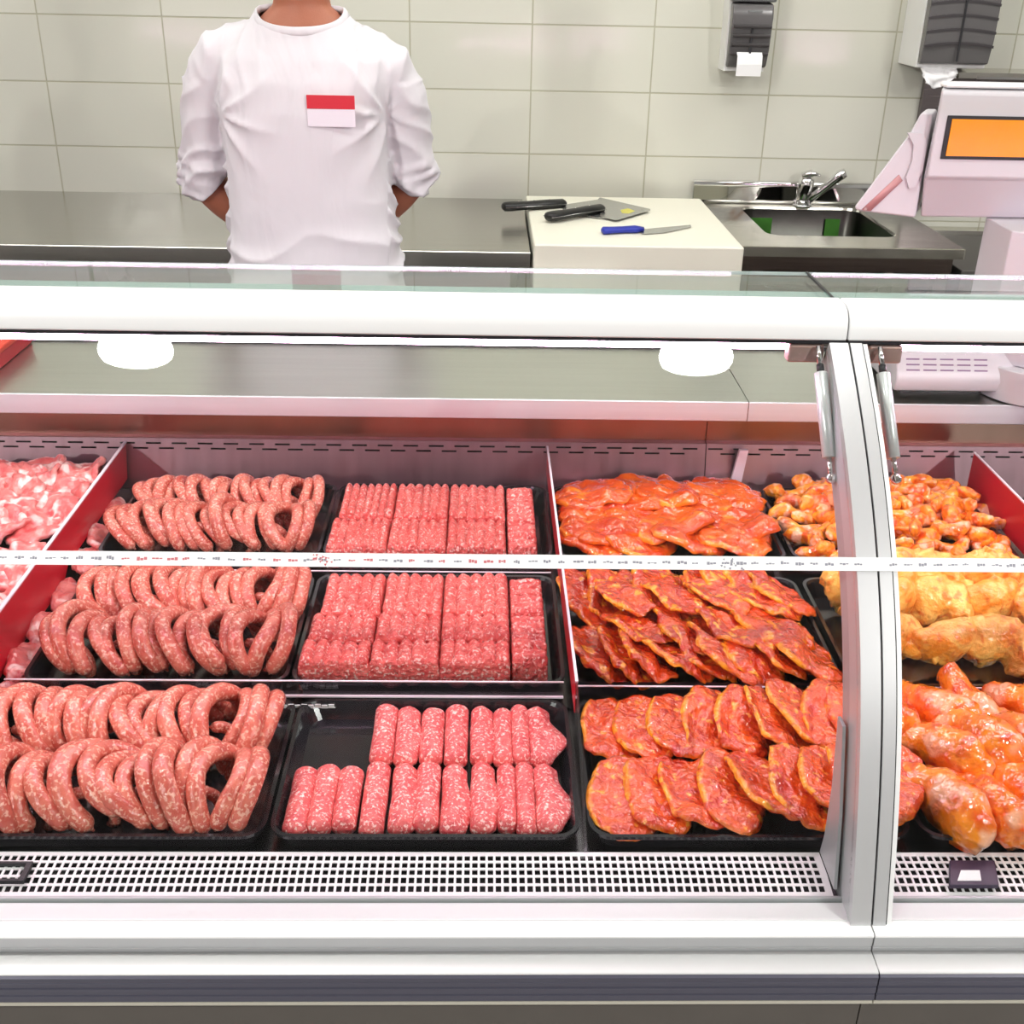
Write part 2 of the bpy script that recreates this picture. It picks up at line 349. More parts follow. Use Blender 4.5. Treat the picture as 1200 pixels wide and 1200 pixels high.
# ---------------------------------------------------------------- display cases
GC = (1.4688, 1.1378, .5931, .9821)
def gy(z): u = z-1; return ((GC[0]*u+GC[1])*u+GC[2])*u+GC[3]
def gn(z): u = z-1; d = (3*GC[0]*u+2*GC[1])*u+GC[2]; n = Vector((0, -1, d)); return n.normalized()
def gcurve(off, z0=.735, z1=1.2565, n=28):
    out = []
    for k in range(n+1):
        z = z0+(z1-z0)*k/n; nn = gn(z); out.append((gy(z)+nn.y*off, z+nn.z*off))
    return out
def curved_strip(x0, x1, o0, o1, z0=.735, z1=1.2565, n=28):
    return prism_band(gcurve(o0, z0, z1, n), gcurve(o1, z0, z1, n), x0, x1)
def prism_band(A, B, x0, x1):
    bm = bmesh.new(); L = []
    for x in (x0, x1): L.append(([bm.verts.new((x, y, z)) for y, z in A], [bm.verts.new((x, y, z)) for y, z in B]))
    n = len(A)
    for i in range(n-1):
        bm.faces.new((L[0][0][i], L[0][0][i+1], L[1][0][i+1], L[1][0][i])); bm.faces.new((L[0][1][i], L[1][1][i], L[1][1][i+1], L[0][1][i+1]))
        for s in (0, 1): bm.faces.new((L[s][0][i], L[s][1][i], L[s][1][i+1], L[s][0][i+1]))
    for i in (0, n-1): bm.faces.new((L[0][0][i], L[1][0][i], L[1][1][i], L[0][1][i]))
    return bm
def strips_with_slots(xa, xb, bands, yf):
    """vertical-ish panel; bands: (z0, z1, offset or None) slots where offset given"""
    bm = bmesh.new()
    def q(x0, x1, z0, z1):
        if x1-x0 < 1e-5: return
        v = [bm.verts.new((x, yf(z), z)) for x, z in ((x0, z0), (x1, z0), (x1, z1), (x0, z1))]; bm.faces.new(v)
    for z0, z1, off in bands:
        if off is None: q(xa, xb, z0, z1); continue
        x = xa; k = math.ceil((xa-off)/.047)
        while True:
            s = off + k*.047
            if s+.027 > xb: break
            if s > x: q(x, s, z0, z1); x = s+.027
            k += 1
        q(x, xb, z0, z1)
    return bm
def make_case(xa, xb, label, side):
    t = thing('refrigerated_display_case', label, 'display case', ((xa+xb)/2, 1.5, 0), None)
    s = .4155 if side == 'L' else .4155
    g = .0008
    a, b = (xa, s-g) if side == 'L' else (s+g, xb)
    # base, bumper, ledge
    obj('base_panel', bx(a, b, .858, 2.14, .12, .66), M['base'], t)
    obj('plinth', bx(a, b, .93, 2.1, 0, .119), M['black'], t)
    obj('lower_trim', prism_x([(.836,.6655),(.832,.668),(.832,.672),(.90,.672),(.90,.6605),(.838,.6605)], a, b), M['cream'], t)
    obj('bumper', prism_x([(.8340,.6725),(.8295,.676),(.8295,.6835),(.8310,.6842),(.8310,.6855),(.8295,.6862),(.8295,.6935),(.8312,.6942),(.8312,.6955),(.8298,.6962),(.8298,.7015),(.8302,.7022),(.8302,.7034),(.8298,.7041),(.8298,.7085),(.8320,.7108),(.8590,.7108),(.8590,.7050),(.90,.7050),(.90,.6725)], a, b), M['bumper_shade'], t)
    obj('bumper_cap', prism_x([(.8318,.7109),(.8318,.7122),(.8335,.7136),(.8380,.7142),(.8590,.7142),(.8590,.7109)], a, b), M['white'], t, True, bevel=.0)
    obj('front_rail', prism_x([(.8600,.7053),(.8600,.7180),(.8612,.7186),(.8612,.7200),(.8600,.7206),(.8600,.7330),(.90,.7330),(.90,.7053)], a, b), M['alu2'], t)
    obj('front_ledge', prism_x([(.8590,.7335),(.8590,.7355),(.8620,.7370),(.8785,.7372),(.8785,.7364),(.8800,.7364),(.8800,.7372),(.9040,.7376),(.9060,.7335)], a, b), M['white'], t)
    obj('glass_channel', bx(a, b, .9062, .9095, .733, .742), M['alu2'], t)
    # air grille: a sheet with punched holes
    ga, gb = (a+.0, s-.030) if side == 'L' else (s+.02, b)
    bm = bmesh.new(); pitch = .0086; n = int((gb-ga)/pitch); xs = [ga]
    for k in range(n): xs += [ga+k*pitch+.0016, ga+k*pitch+pitch-.0010]
    xs.append(gb); ys = [.9100]
    for k in range(5): ys += [.9150+k*.0108+.0012, .9150+k*.0108+.0108-.0018]
    ys.append(.9730)
    def gz(y): return .7400 + (.0045 if y > .938 else .0045*(y-.91)/.028)
    V = [[bm.verts.new((x, y, gz(y))) for x in xs] for y in ys]
    for j in range(len(ys)-1):
        for i in range(len(xs)-1):
            if i % 2 == 1 and j % 2 == 1: continue
            bm.faces.new((V[j][i], V[j][i+1], V[j+1][i+1], V[j+1][i]))
    o = obj('air_grille', bm, M['grille'], t); m = o.modifiers.new('s', 'SOLIDIFY'); m.thickness = .0014; m.offset = -1
    obj('air_duct', bx(a, b, .9096, .975, .700, .712), M['black'], t)
    # deck in three steps
    obj('deck', prism_x([(.9735,.70),(.9735,.7340),(1.255,.7340),(1.255,.7390),(1.578,.7390),(1.578,.7490),(1.905,.7540),(1.905,.70)], a, b), M['deck'], t)
    # back of the well
    yf = lambda z: 1.905 + (z-.75)*.26
    ztop = .846
    bands = [(.755, .8265, None), (.8265, .8295, .02), (.8295, .8355, None), (.8355, .8385, .0435), (.8385, ztop, None)]
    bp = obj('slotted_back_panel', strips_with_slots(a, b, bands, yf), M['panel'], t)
    obj('air_channel', bx(a, b, 1.955, 1.96, .76, .845), M['black'], t)
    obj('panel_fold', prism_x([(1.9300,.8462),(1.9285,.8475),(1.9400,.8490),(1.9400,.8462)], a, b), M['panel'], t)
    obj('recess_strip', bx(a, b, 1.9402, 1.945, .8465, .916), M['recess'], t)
    sw = .4715; wa, wb = (xa, sw-g) if side == 'L' else (sw+g, xb)
    obj('service_worktop', bx(wa, wb, 1.8760, 2.175, .9455, .950), M['worktop'], t)
    obj('worktop_apron', prism_x([(1.8740,.9500),(1.8720,.9490),(1.8720,.9150),(1.8750,.9130),(1.8758,.9130),(1.8758,.9500)], wa, wb), M['apron'], t)
    obj('worktop_lip', bx(wa, wb, 2.176, 2.184, .925, .956), M['black'], t)
    obj('rear_wall', bx(a, b, 2.10, 2.14, .661, .944), M['white'], t)
    # top bar, lamp, shelf
    obj('top_bar', prism_x([(1.2365,1.2615),(1.2358,1.2640),(1.2366,1.2750),(1.2400,1.2870),(1.2470,1.2945),(1.2600,1.2985),(1.2860,1.2990),(1.2900,1.2960),(1.2900,1.2660),(1.2600,1.2615)], a, b), M['white'], t, False, bevel=.002)
    obj('bar_seal', bx(a, b, 1.2368, 1.2420, 1.2580, 1.2612), M['black'], t)
    obj('lamp_housing', bx(a+.0, b, 1.2425, 1.280, 1.2565, 1.2612), M['bracket'], t)
    la, lb = (a, .352) if side == 'L' else (.470, b)
    obj('lamp_tube', cyl((la, 1.2590, 1.2500), (lb, 1.2590, 1.2500), .0060, 12), M['tube'], t, True)
    obj('top_glass_shelf', bx(a, b-(.0 if side=='R' else 0), 1.2902, 1.4260, 1.2870, 1.2930), M['topglass'], t)
    obj('shelf_seal', bx(a, b, 1.2905, 1.3550, 1.2800, 1.2868), M['seal'], t)
    obj('glass_back_edge', bx(a, b, 1.4262, 1.4275, 1.2890, 1.2930), M['seal'], t)
    # curved front pane with the price strip on it
    fa, fb = (a, .3925) if side == 'L' else (.4376, b)
    fg = obj('curved_front_glass', curved_strip(fa, fb, -.0045, 0.0), M['glass'], t, True)
    md = fg.modifiers.new('e', 'EDGE_SPLIT'); md.split_angle = radians(40)
    pa, pb = (a, s) if side == 'L' else (s, b)
    st = obj('price_strip', curved_strip(pa, pb, .0068, .0078, 1.0738, 1.0850, 3), M['white'], t)
    rnd = random.Random(5 if side == 'L' else 9)
    bm = bmesh.new(); bm2 = bmesh.new()
    x = pa+.012
    while x < pb-.02:
        w_ = rnd.uniform(.006, .0115); hh = rnd.uniform(.0009, .0018)
        tgt = bm2 if (-.40 < x < .02 and rnd.random() < .6) else bm
        zc = 1.0794 + rnd.uniform(-.0004, .0004)
        for q in range(3):
            xx = x+q*w_/3; A = gcurve(.0079, zc-hh*rnd.uniform(.3, 1), zc+hh*rnd.uniform(.3, 1), 1); B = gcurve(.0082, A[0][1], A[1][1], 1)
            v = [tgt.verts.new((X_, y_, z_)) for X_, (y_, z_) in ((xx, A[0]), (xx+w_/3.4, A[0]), (xx+w_/3.4, A[1]), (xx, A[1]))]; tgt.faces.new(v)
        x += .0155
    def blot(tg, xc, sc_, seed):
        r_ = random.Random(seed)
        for _ in range(16):
            px = xc+r_.gauss(0, .006)*sc_; pz = 1.0798+r_.gauss(0, .0024)*sc_; s1 = r_.uniform(.0008, .002); a0 = r_.uniform(0, 3)
            pts = [(px+s1*cos(a0+k*2.1), pz+s1*.8*sin(a0+k*2.1)) for k in range(3)]
            tg.faces.new([tg.verts.new((X_, gy(z_)+gn(z_).y*.0081, z_+gn(z_).z*.0081)) for X_, z_ in pts])
    if side == 'L':
        blot(bm, .262, 1, 3); blot(bm2, -.166, 1.1, 4)
    for bb, nm, mm in ((bm, 'strip_print', M['ink']), (bm2, 'strip_print', M['inkred'])):
        if len(bb.verts): obj(nm, bb, mm, st)['kind'] = 'stuff'
        else: bb.free()
    # mullion post
    if side == 'L':
        obj('mullion_post', curved_strip(.3935, .4148, -.030, .006), M['alu'], t, True).modifiers.new('e', 'EDGE_SPLIT').split_angle = radians(35)
        obj('side_cheek', prism_x([(.915,.746),(.9725,.746),(.968,.775),(.972,.84),(.990,.92),(.972,.92),(.938,.83)], .3860, .3895), M['alu2'], t)
        obj('shelf_gasket', bx(s-.004, s-g*1.5, 1.2905, 1.4262, 1.2931, 1.2945), M['black'], t)
        obj('post_flange', curved_strip(.3935, .3975, -.052, -.0302, .745, 1.25), M['alu2'], t, True).modifiers.new('e', 'EDGE_SPLIT').split_angle = radians(35)
    else:
        obj('mullion_post', curved_strip(.4172, .4305, -.030, .006), M['alu'], t, True).modifiers.new('e', 'EDGE_SPLIT').split_angle = radians(35)
        obj('glass_edge_strip', curved_strip(.4322, .4372, -.010, .004), M['white'], t, True).modifiers.new('e', 'EDGE_SPLIT').split_angle = radians(35)
    obj('post_gasket', curved_strip(*((.4149, .4153) if side == 'L' else (.4306, .4321)), -.028, .0045), M['black'], t, True)
    # hinge bracket and gas strut
    if side == 'L': p0, p1, bxx = (.3820, 1.2330, 1.2560), (.3890, 1.1400, 1.1330), (.350, .391)
    else: p0, p1, bxx = (.4530, 1.2330, 1.2560), (.4620, 1.1400, 1.1330), (.442, .482)
    obj('hinge_bracket', bx(bxx[0], bxx[1], 1.2365, 1.256, 1.2350, 1.2563), M['bracket'], t, bevel=.003)
    p0, p1 = Vector(p0), Vector(p1); d = p1-p0
    st = obj('gas_strut', tube([p0+d*.20, p0+d*.205, p0+d*.84, p0+d*.845], [.0062, .0076, .0076, .0056], 20), M['strut'], t, True)
    obj('piston_rod', cyl(p0, p0+d*.14, .0030), M['chrome'], st, True); obj('rod_seal', cyl(p0+d*.14, p0+d*.198, .0042), M['black'], st, True)
    obj('end_fitting', cyl(p0+d*.846, p0+d*.97, .0030), M['chrome'], st, True)
    k = obj('ball_joint', ellip(p1, (.0062, .0062, .0062)), M['chrome'], st, True)
    return t
caseL = make_case(-1.9, .43, 'long white refrigerated meat case filling most of the front, left of the curved post', 'L')
caseR = make_case(.41, 2.0, 'refrigerated meat case section right of the curved post, under the scale', 'R')
# metal clip on the back panel
obj_ = obj('panel_clip', prism_y([(.462,.782),(.482,.782),(.488,.846),(.472,.846)], 1.900, 1.909), M['pinkedge'], None, loc=(.475, 1.905, .80))
tag(obj_, 'small pale metal clip hanging on the slotted back panel behind the orange cutlets', 'clip')
# small probes / displays in the grille
t = thing('temperature_display', 'dark framed temperature display with small white window in the right air grille', 'thermometer', (.515, .935, .747))
p = [atZ(1112,1040,.747), atZ(1170,1040,.747), atZ(1165,1011,.747), atZ(1112,1011,.747)]
obj('housing', prism_z([(v.x, v.y) for v in p], .745, .751), mat('dark_violet_plastic', (.035,.02,.05,1), .35), t, bevel=.001)
p = [atZ(1122,1032,.7515), atZ(1150,1032,.7515), atZ(1148,1020,.7515), atZ(1126,1020,.7515)]
obj('window', prism_z([(v.x, v.y) for v in p], .7511, .7518), M['paper'], t)
t = thing('temperature_display', 'black frame of a temperature display at the left end of the air grille', 'thermometer', (-.58, .93, .747))
bm = bmesh.new(); a, b = atZ(-30, 1032, .747), atZ(38, 1014, .747)
bx(a.x, b.x, b.y, b.y+.003, .745, .750, bm); bx(a.x, b.x, a.y-.003, a.y, .745, .750, bm); bx(b.x-.006, b.x, a.y, b.y, .745, .750, bm)
obj('frame', bm, M['black'], t)

# ---------------------------------------------------------------- trays, risers, dividers
ROW = {'front': (.980, 1.243, .7345, .760), 'middle': (1.262, 1.560, .7395, .772), 'back': (1.592, 1.868, .7545, .786)}
COL = {'a': (-.985, -.660), 'b': (-.612, -.258), 'c': (-.254, .116), 'd': (.126, .4960), 'e': (.506, .880), 'f': (.915, 1.28)}
COLW = {'a': 'far left beyond the red divider', 'b': 'left column', 'c': 'centre-left column', 'd': 'column right of the clear divider', 'e': 'column behind and right of the curved post', 'f': 'far right beyond the red divider'}
def make_tray(x0, x1, y0, y1, z0, z1, label):
    bm = bmesh.new(); L = []
    for ins, z, r in ((.012, z0, .02), (.003, z1-.004, .024), (0, z1-.004, .026), (0, z1, .026), (.005, z1, .022), (.007, z1-.004, .022), (.015, z0+.003, .02)):
        L.append([bm.verts.new((x, y, z)) for x, y in rrect(x0+ins, x1-ins, y0+ins, y1-ins, r)])
    n = len(L[0])
    for A, B in zip(L, L[1:]):
        for k in range(n): bm.faces.new((A[k], A[(k+1)%n], B[(k+1)%n], B[k]))
    bm.faces.new(L[0][::-1]); bm.faces.new(L[-1])
    o = obj('serving_tray', bm, M['tray'], None, loc=((x0+x1)/2, (y0+y1)/2, z0))
    return tag(o, label, 'tray', 'black food trays')
FOOD = {('a','front'): 'empty', ('a','middle'): 'pale raw meat cuts', ('a','back'): 'pale raw meat cuts',
  ('b','front'): 'curved sausages nearest the grille', ('b','middle'): 'curved sausages in the middle row', ('b','back'): 'curved sausages in the back row',
  ('c','front'): 'rolled minced meat', ('c','middle'): 'ridged mince blocks in the middle row', ('c','back'): 'ridged mince blocks in the back row',
  ('d','front'): 'glossy red-orange steaks', ('d','middle'): 'piled red marinated slices', ('d','back'): 'large flat orange cutlets',
  ('e','front'): 'chicken drumsticks in orange marinade', ('e','middle'): 'whole chicken legs in yellow marinade', ('e','back'): 'small orange chicken pieces'}
for (c, r), f in FOOD.items():
    if f == 'empty': continue
    y0, y1, z0, z1 = ROW[r]; x0, x1 = COL[c]
    if r == 'front' and c == 'b': x1 = -.240
    if r == 'front' and c == 'c': x0 = -.236
    make_tray(x0, x1, y0, y1, z0, z1, 'black plastic tray holding ' + f + (', far left' if c == 'a' else '') + ((', beside the back panel' if r == 'back' else ', second row') if c == 'a' else ''))
# dividers
t = thing('shelf_divider', 'red divider with a pale top edge, between the pale meat and the sausages', 'divider', (-.65, 1.5, .76))
obj('panel', prism_x([(1.10,.757),(1.10,.838),(1.925,.838),(1.905,.775),(1.578,.775),(1.55,.757)], -.6525, -.6495), M['red'], t)
obj('top_edge', bx(-.6535, -.6485, 1.10, 1.926, .8381, .8405), M['pinkedge'], t)
t = thing('shelf_divider', 'narrow red divider with clear front, between the mince and the orange meat', 'divider', (.12, 1.5, .76))
obj('panel', prism_x([(1.17,.792),(1.17,.838),(1.925,.838),(1.913,.792)], .1197, .1222), M['red'], t)
obj('lower_panel', prism_x([(.975,.742),(.975,.752),(1.1695,.8375),(1.1695,.7915),(1.913,.7915),(1.905,.765),(1.578,.752),(1.575,.742)], .1200, .1220), M['acryl'], t, label='clear lower and front part')
obj('top_edge', bx(.1190, .1226, 1.17, 1.926, .8381, .8405), M['pinkedge'], t)
o = obj('front_edge', prism_x([(.972,.742),(.972,.753),(1.169,.8400),(1.169,.8375),(.975,.7515),(.975,.742)], .1190, .1226), M['acryl'], t)
t = thing('shelf_divider', 'red divider panel at the right edge, beside the small chicken pieces', 'divider', (.9, 1.6, .76))
obj('panel', prism_x([(1.25,.765),(1.25,.852),(1.885,.852),(1.885,.777),(1.60,.777)], .8985, .9010), M['red'], t)
obj('top_edge', bx(.8980, .9015, 1.25, 1.886, .8521, .8545), M['pinkedge'], t)
# clear risers between tray rows
def riser(x0, x1, y, z0, z1, label, thick=True):
    t = thing('price_riser', label, 'price holder', ((x0+x1)/2, y, z0))
    obj('clear_panel', bx(x0, x1, y-.0012, y+.0012, z0, z1-.0012), M['acryl'], t)
    obj('upper_edge', bx(x0, x1, y-.0013, y+.0013, z1-.0011, z1), M['pinkedge'], t)
    if thick: obj('lower_edge', bx(x0, x1, y-.0045, y-.0014, z0+.012, z0+.0145), M['pinkedge'], t)
    return t
riser(-.625, .112, 1.2525, .746, .782, 'clear price riser behind the front sausages and mince rolls')
riser(.128, .392, 1.2525, .746, .776, 'clear price riser behind the front orange steaks', False)
riser(.44, .885, 1.2525, .746, .776, 'clear price riser behind the chicken drumsticks', False)
riser(-.63, .112, 1.576, .750, .7685, 'thin strip added as the tray rim highlight in front of the back tray row', False)  # added strip draws the bright highlight along the tray rims
def label_reflection(x0, x1, y, z, label):  # white strips draw the reflections of the price labels
    bm = bmesh.new(); x = x0; k = 0
    while x < x1:
        bx(x, x+.0075, y-.001, y, z+(.0006 if k % 2 else -.0006), z+.0050+(.0006 if k % 2 else -.0006), bm); x += .0088; k += 1
    bx(x0-.001, x, y-.0002, y+.0006, z-.0006, z+.0006, bm)
    tag(obj('label_reflection_strip', bm, M['paper'], None, loc=((x0+x1)/2, y, z)), label, 'label strip')
for px0, px1, y_, yy, lab in ((330, 390, 829, 1.2300, 'tiny white strip drawing a price label reflection behind the minced rolls'), (765, 845, 829, 1.2300, 'tiny white strip drawing a price label reflection behind the orange steaks'), (222, 254, 823, 1.2340, 'tiny white strip drawing a price label reflection behind the front sausages')):
    a = atY(px0, y_, yy); b = atY(px1, y_, yy); label_reflection(a.x, b.x, yy, a.z, lab)

# ---------------------------------------------------------------- food
def place(mesh, name, m, loc, rot, scale, label, cat, group, unique=False):
    o = bpy.data.objects.new(name, mesh); C.objects.link(o)
    o.location = loc; o.rotation_euler = rot; o.scale = scale if isinstance(scale, (tuple, list)) else (scale,)*3
    return tag(o, label, cat, group)
def bake(bm, name, m):
    me = bpy.data.meshes.new(name); bmesh.ops.recalc_face_normals(bm, faces=bm.faces[:]); bm.to_mesh(me); bm.free()
    for p in me.polygons: p.use_smooth = True
    me.materials.append(m); return me
def sausage_mesh(R, a0, a1, r, seed):
    rr = random.Random(seed); pts = []; rad = []; n = 22
    for i in range(n+1):
        f = i/n; ph = a0+(a1-a0)*f
        Rv = R*(1+.10*noise.noise(Vector((seed*3.1, f*2.2, 0))))
        pts.append(Vector((.006*noise.noise(Vector((f*2.5, seed*1.7, 4))), Rv*sin(ph), Rv*cos(ph))))
        rad.append(r*(1+.07*noise.noise(Vector((seed, f*7, 1)))))
    def cap(p, q):
        d = (p-q).normalized(); return [(p+d*r*.45, .88), (p+d*r*.75, .62), (p+d*r*.92, .33), (p+d*r*1.12, .16), (p+d*r*1.3, .14)]
    e0 = cap(pts[0], pts[1]); e1 = cap(pts[-1], pts[-2])
    P_ = [x for x, _ in e0[::-1]]+pts+[x for x, _ in e1]; R_ = [k*r for _, k in e0[::-1]]+rad+[k*r for _, k in e1]
    return bake(tube(P_, R_, 14, up=(1,0,0)), 'sausage', M['sausage'])
SM = [sausage_mesh(.044+.003*(k % 3), -radians(96+6*(k % 2)), radians(90+9*(k % 3)), .0112+.0005*(k % 2), k+1) for k in range(7)]
def sausages(rowname, tier, xa, xb, n, y, zf, tail=2, sc_=1.):
    rr = random.Random(hash_(rowname+tier))
    grp = 'fresh sausages in the ' + rowname
    for i in range(n):
        f = i/(n-1); x = xa+(xb-xa)*f; k = rr.randrange(7)
        lean = radians(rr.uniform(22, 46)); yaw = radians(rr.uniform(-20, 14)); dz = rr.uniform(.002, .009)
        if i == 0: lean = radians(48)
        if i >= n-tail: lean = -radians(rr.uniform(15, 35)); yaw = radians(rr.uniform(-10, 25)); 
        if i == n-tail-1: yaw = radians(-18)
        if i >= n-2: yaw = radians(rr.uniform(-4, 10)); lean = -radians(24)
        if rr.random() < .12 and i < n-tail-1: lean = radians(58); dz += .012
        rot = (Matrix.Rotation(yaw, 4, 'Z') @ Matrix.Rotation(-lean, 4, 'Y')).to_euler()
        zc = zf + .013 + .010*cos(lean) + dz
        place(SM[k], 'sausage', None, (x+sin(lean)*.018, y+rr.uniform(-.007, .007), zc), rot, sc_*rr.uniform(.94, 1.04),
              'curved pink sausage, %s from left, %s half of the %s' % (ordn(i), tier, rowname), 'sausage', grp)
    # end pieces curling out from under the arches
    for i in range(0, n-2, 3):
        x = xa+(xb-xa)*(i+.5)/(n-1)
        o = place(SM[(i*2) % 7], 'sausage', None, (x+.01, y-.020+rr.uniform(-.004, .004), zf+.0135), (radians(90), 0, radians(rr.uniform(60, 120))), (.62, .62, .62),
              'short sausage end under the arches, %s from left, %s half of %s' % (ordn(i//3), tier, rowname), 'sausage', grp)
def hash_(s): return sum((i+1)*ord(c) for i, c in enumerate(s))
sausages('front tray', 'upper', -.590, -.266, 17, 1.170, .738, 3)
sausages('front tray', 'lower', -.596, -.264, 17, 1.050, .738, 2)
sausages('middle tray', 'upper', -.566, -.276, 17, 1.480, .743, 3)
sausages('middle tray', 'lower', -.580, -.280, 16, 1.354, .743, 2)
sausages('back tray', 'upper', -.578, -.290, 17, 1.792, .758, 2, .86)
sausages('back tray', 'lower', -.590, -.292, 17, 1.684, .758, 2, .92)

# ridged mince blocks
def mince_block(x0, x1, y0, y1, z0, z1, nr, along, seed, label, grp):
    bm = bmesh.new(); nx = max(10, int((x1-x0)/.0016)); ny = max(10, int((y1-y0)/.0022)); V = []
    for j in range(ny+1):
        row = []
        for i in range(nx+1):
            u, v = i/nx, j/ny; w = u if along == 'y' else v
            h = abs(sin(pi*w*nr))**.55
            ed = min(1, min(u, 1-u)*nx/3)**.5*min(1, min(v, 1-v)*ny/3)**.5
            g = noise.noise(Vector((x0*9+u*(x1-x0), v*(y1-y0), seed))*170)*.0016
            z = z1 - .0090*(1-h) + g + .004*noise.noise(Vector((u*2+seed, v*2, 3))) - .004*(1-ed)
            x = x0+u*(x1-x0)+.0016*noise.noise(Vector((u*3, v*9, seed+5))); y = y0+v*(y1-y0)+.0016*noise.noise(Vector((u*9, v*3, seed+9)))
            row.append(bm.verts.new((x, y, z)))
        V.append(row)
    for j in range(ny):
        for i in range(nx): bm.faces.new((V[j][i], V[j][i+1], V[j+1][i+1], V[j+1][i]))
    loop = [V[0][i] for i in range(nx+1)]+[V[j][nx] for j in range(1, ny+1)]+[V[ny][i] for i in range(nx-1, -1, -1)]+[V[j][0] for j in range(ny-1, 0, -1)]
    prev = loop; cx, cy = (x0+x1)/2, (y0+y1)/2
    for s in range(1, 7):
        f = s/6; cur = []
        for vt in loop:
            z = vt.co.z*(1-f)+z0*f; b = 1+.012*sin(pi*f); g = noise.noise(Vector((vt.co.x, vt.co.y, z))*190+Vector((seed, 0, 0)))*.0016
            cur.append(bm.verts.new((cx+(vt.co.x-cx)*b+g, cy+(vt.co.y-cy)*b+g, z)))
        for k in range(len(loop)): bm.faces.new((prev[k], prev[(k+1) % len(loop)], cur[(k+1) % len(loop)], cur[k]))
        prev = cur
    bm.faces.new(prev)
    o = obj('mince_block', bm, M['mince'], None, True, loc=(cx, cy, z0)); return tag(o, label, 'minced meat', grp)
G = 'ridged mince blocks in the middle tray'
cols = [(-.218, -.146, 4, -.205, -.138), (-.144, -.064, 4, -.137, -.066), (-.062, .038, 6, -.065, .034)]
sx = 1
colw = ('left', 'centre', 'right')
xb_f = [(-.246, -.151, 5), (-.1495, -.056, 5), (-.0545, .041, 5)]
yb = [(1.287, 1.340, .793), (1.3412, 1.402, .798), (1.4032, 1.515, .801)]
for r_, (y0, y1, z1) in enumerate(yb):
    sh = (0, .004, .012)[r_]
    for k, (x0, x1, nr) in enumerate(xb_f):
        dd = (sh*1.2, sh*.6, 0)[k]; dd2 = (sh*.6, 0, 0)[k]
        mince_block(x0+dd, x1+dd2, y0+(0, .002, -.002)[k]*0, y1, .743, z1+.001*k, nr, 'y', r_*5+k, 'lengthwise ridged mince block, %s column, %s rank of the middle tray' % (colw[k], ('front', 'second', 'rear')[r_]), G)
for k, (y0, y1) in enumerate(((1.292, 1.322), (1.3235, 1.405), (1.4065, 1.508))):
    mince_block(.0445, .092, y0, y1, .743, .793+.003*k, (2, 5, 6)[k], 'x', 30+k, 'narrow crosswise ridged mince block, %s of three, right side of middle tray' % ('front', 'middle', 'rear')[k], G)
G = 'ridged mince blocks in the back tray'
for r_, (y0, y1, z1) in enumerate(((1.604, 1.700, .803), (1.7015, 1.822, .811))):
    for k, (x0, x1, nr) in enumerate(((-.248, -.152, 7), (-.1505, -.0565, 6), (-.055, .040, 6))):
        sh = (.0, .006)[r_]
        mince_block(x0+sh*(1.5, .6, 0)[k], x1+sh*(.6, 0, 0)[k], y0, y1, .758, z1, nr, 'y', 50+r_*5+k, 'lengthwise ridged mince block, %s column, %s half of the back tray' % (colw[k], ('front', 'rear')[r_]), G)
for k, (y0, y1) in enumerate(((1.606, 1.640), (1.6415, 1.686), (1.6875, 1.738), (1.7395, 1.822))):
    mince_block(.0445, .090, y0, y1, .758, .800+.002*k, (2, 2, 3, 4)[k], 'x', 70+k, 'narrow crosswise ridged mince block, %s from the front in the back tray' % ordn(k), G)

# rolls of minced meat
def roll(px, w, y0, y1, z, seed, label, flare=0.):
    bm = bmesh.new(); n = 22; m_ = 20; rings = []
    yy = (y0+y1)/2; t0 = atZ(px, 600, .77); 
    for i in range(n+1):
        f = i/n; y = y0+(y1-y0)*f
        e = min(1, (f+.012)/.06)**.5*min(1, (1-f+.01)/.10)**.5
        a = w*(.97+.08*noise.noise(Vector((seed, f*3, 0))))*e; hgt = .0150*(1-.12*f)*e
        fl = flare*(sin(pi*min(1, f*1.25+.0))**2)
        ring = []
        for k in range(m_):
            t = 2*pi*k/m_; cx_, sz = cos(t), sin(t)
            X = a*cx_; Z = hgt*sz*(1 if sz > 0 else .8)
            if flare and cx_ > 0: X += fl*cx_; Z *= (1-.45*cx_)
            g = noise.noise(Vector((X*90+seed, y*90, Z*90)))*.0012
            ring.append(bm.verts.new((px+X*(1+g*10), y, z+.0125+Z+g)))
        rings.append(ring)
    for A, B in zip(rings, rings[1:]):
        for k in range(m_): bm.faces.new((A[k], A[(k+1) % m_], B[(k+1) % m_], B[k]))
    bm.faces.new(rings[0][::-1]); bm.faces.new(rings[-1])
    o = obj('mince_roll', bm, M['roll'], None, True, loc=(px, yy, z)); o.rotation_euler = (0, 0, 0)
    return tag(o, label, 'minced meat roll', 'rolls of minced meat in the front tray')
lo = [347, 374, 403, 436, 470, 499, 531, 566, 595, 617, 643]; up = [447, 475, 505, 534, 565, 590, 611, 634]
for k, p in enumerate(lo):
    x = atZ(p, 940, .775).x
    roll(x, .0155 if k not in (8, 9) else .0125, .992+.004*(k % 3), 1.108+.004*(k % 2)+(0 if k < 3 else .006), .7385, k+1, 'speckled pink mince roll, %s from left, lower row of the front tray' % ordn(k), (.018 if k == 10 else .010 if k in (4, 6, 7) else 0))
for k, p in enumerate(up):
    x = atZ(p, 862, .785).x
    roll(x, .0155 if k not in (5, 6) else .0130, 1.112-.003*(k % 2), 1.226-.004*(k % 3), .7455, k+20, 'speckled pink mince roll, %s from left, upper row of the front tray' % ordn(k), (.020 if k == 7 else .007 if k in (1, 4) else 0))

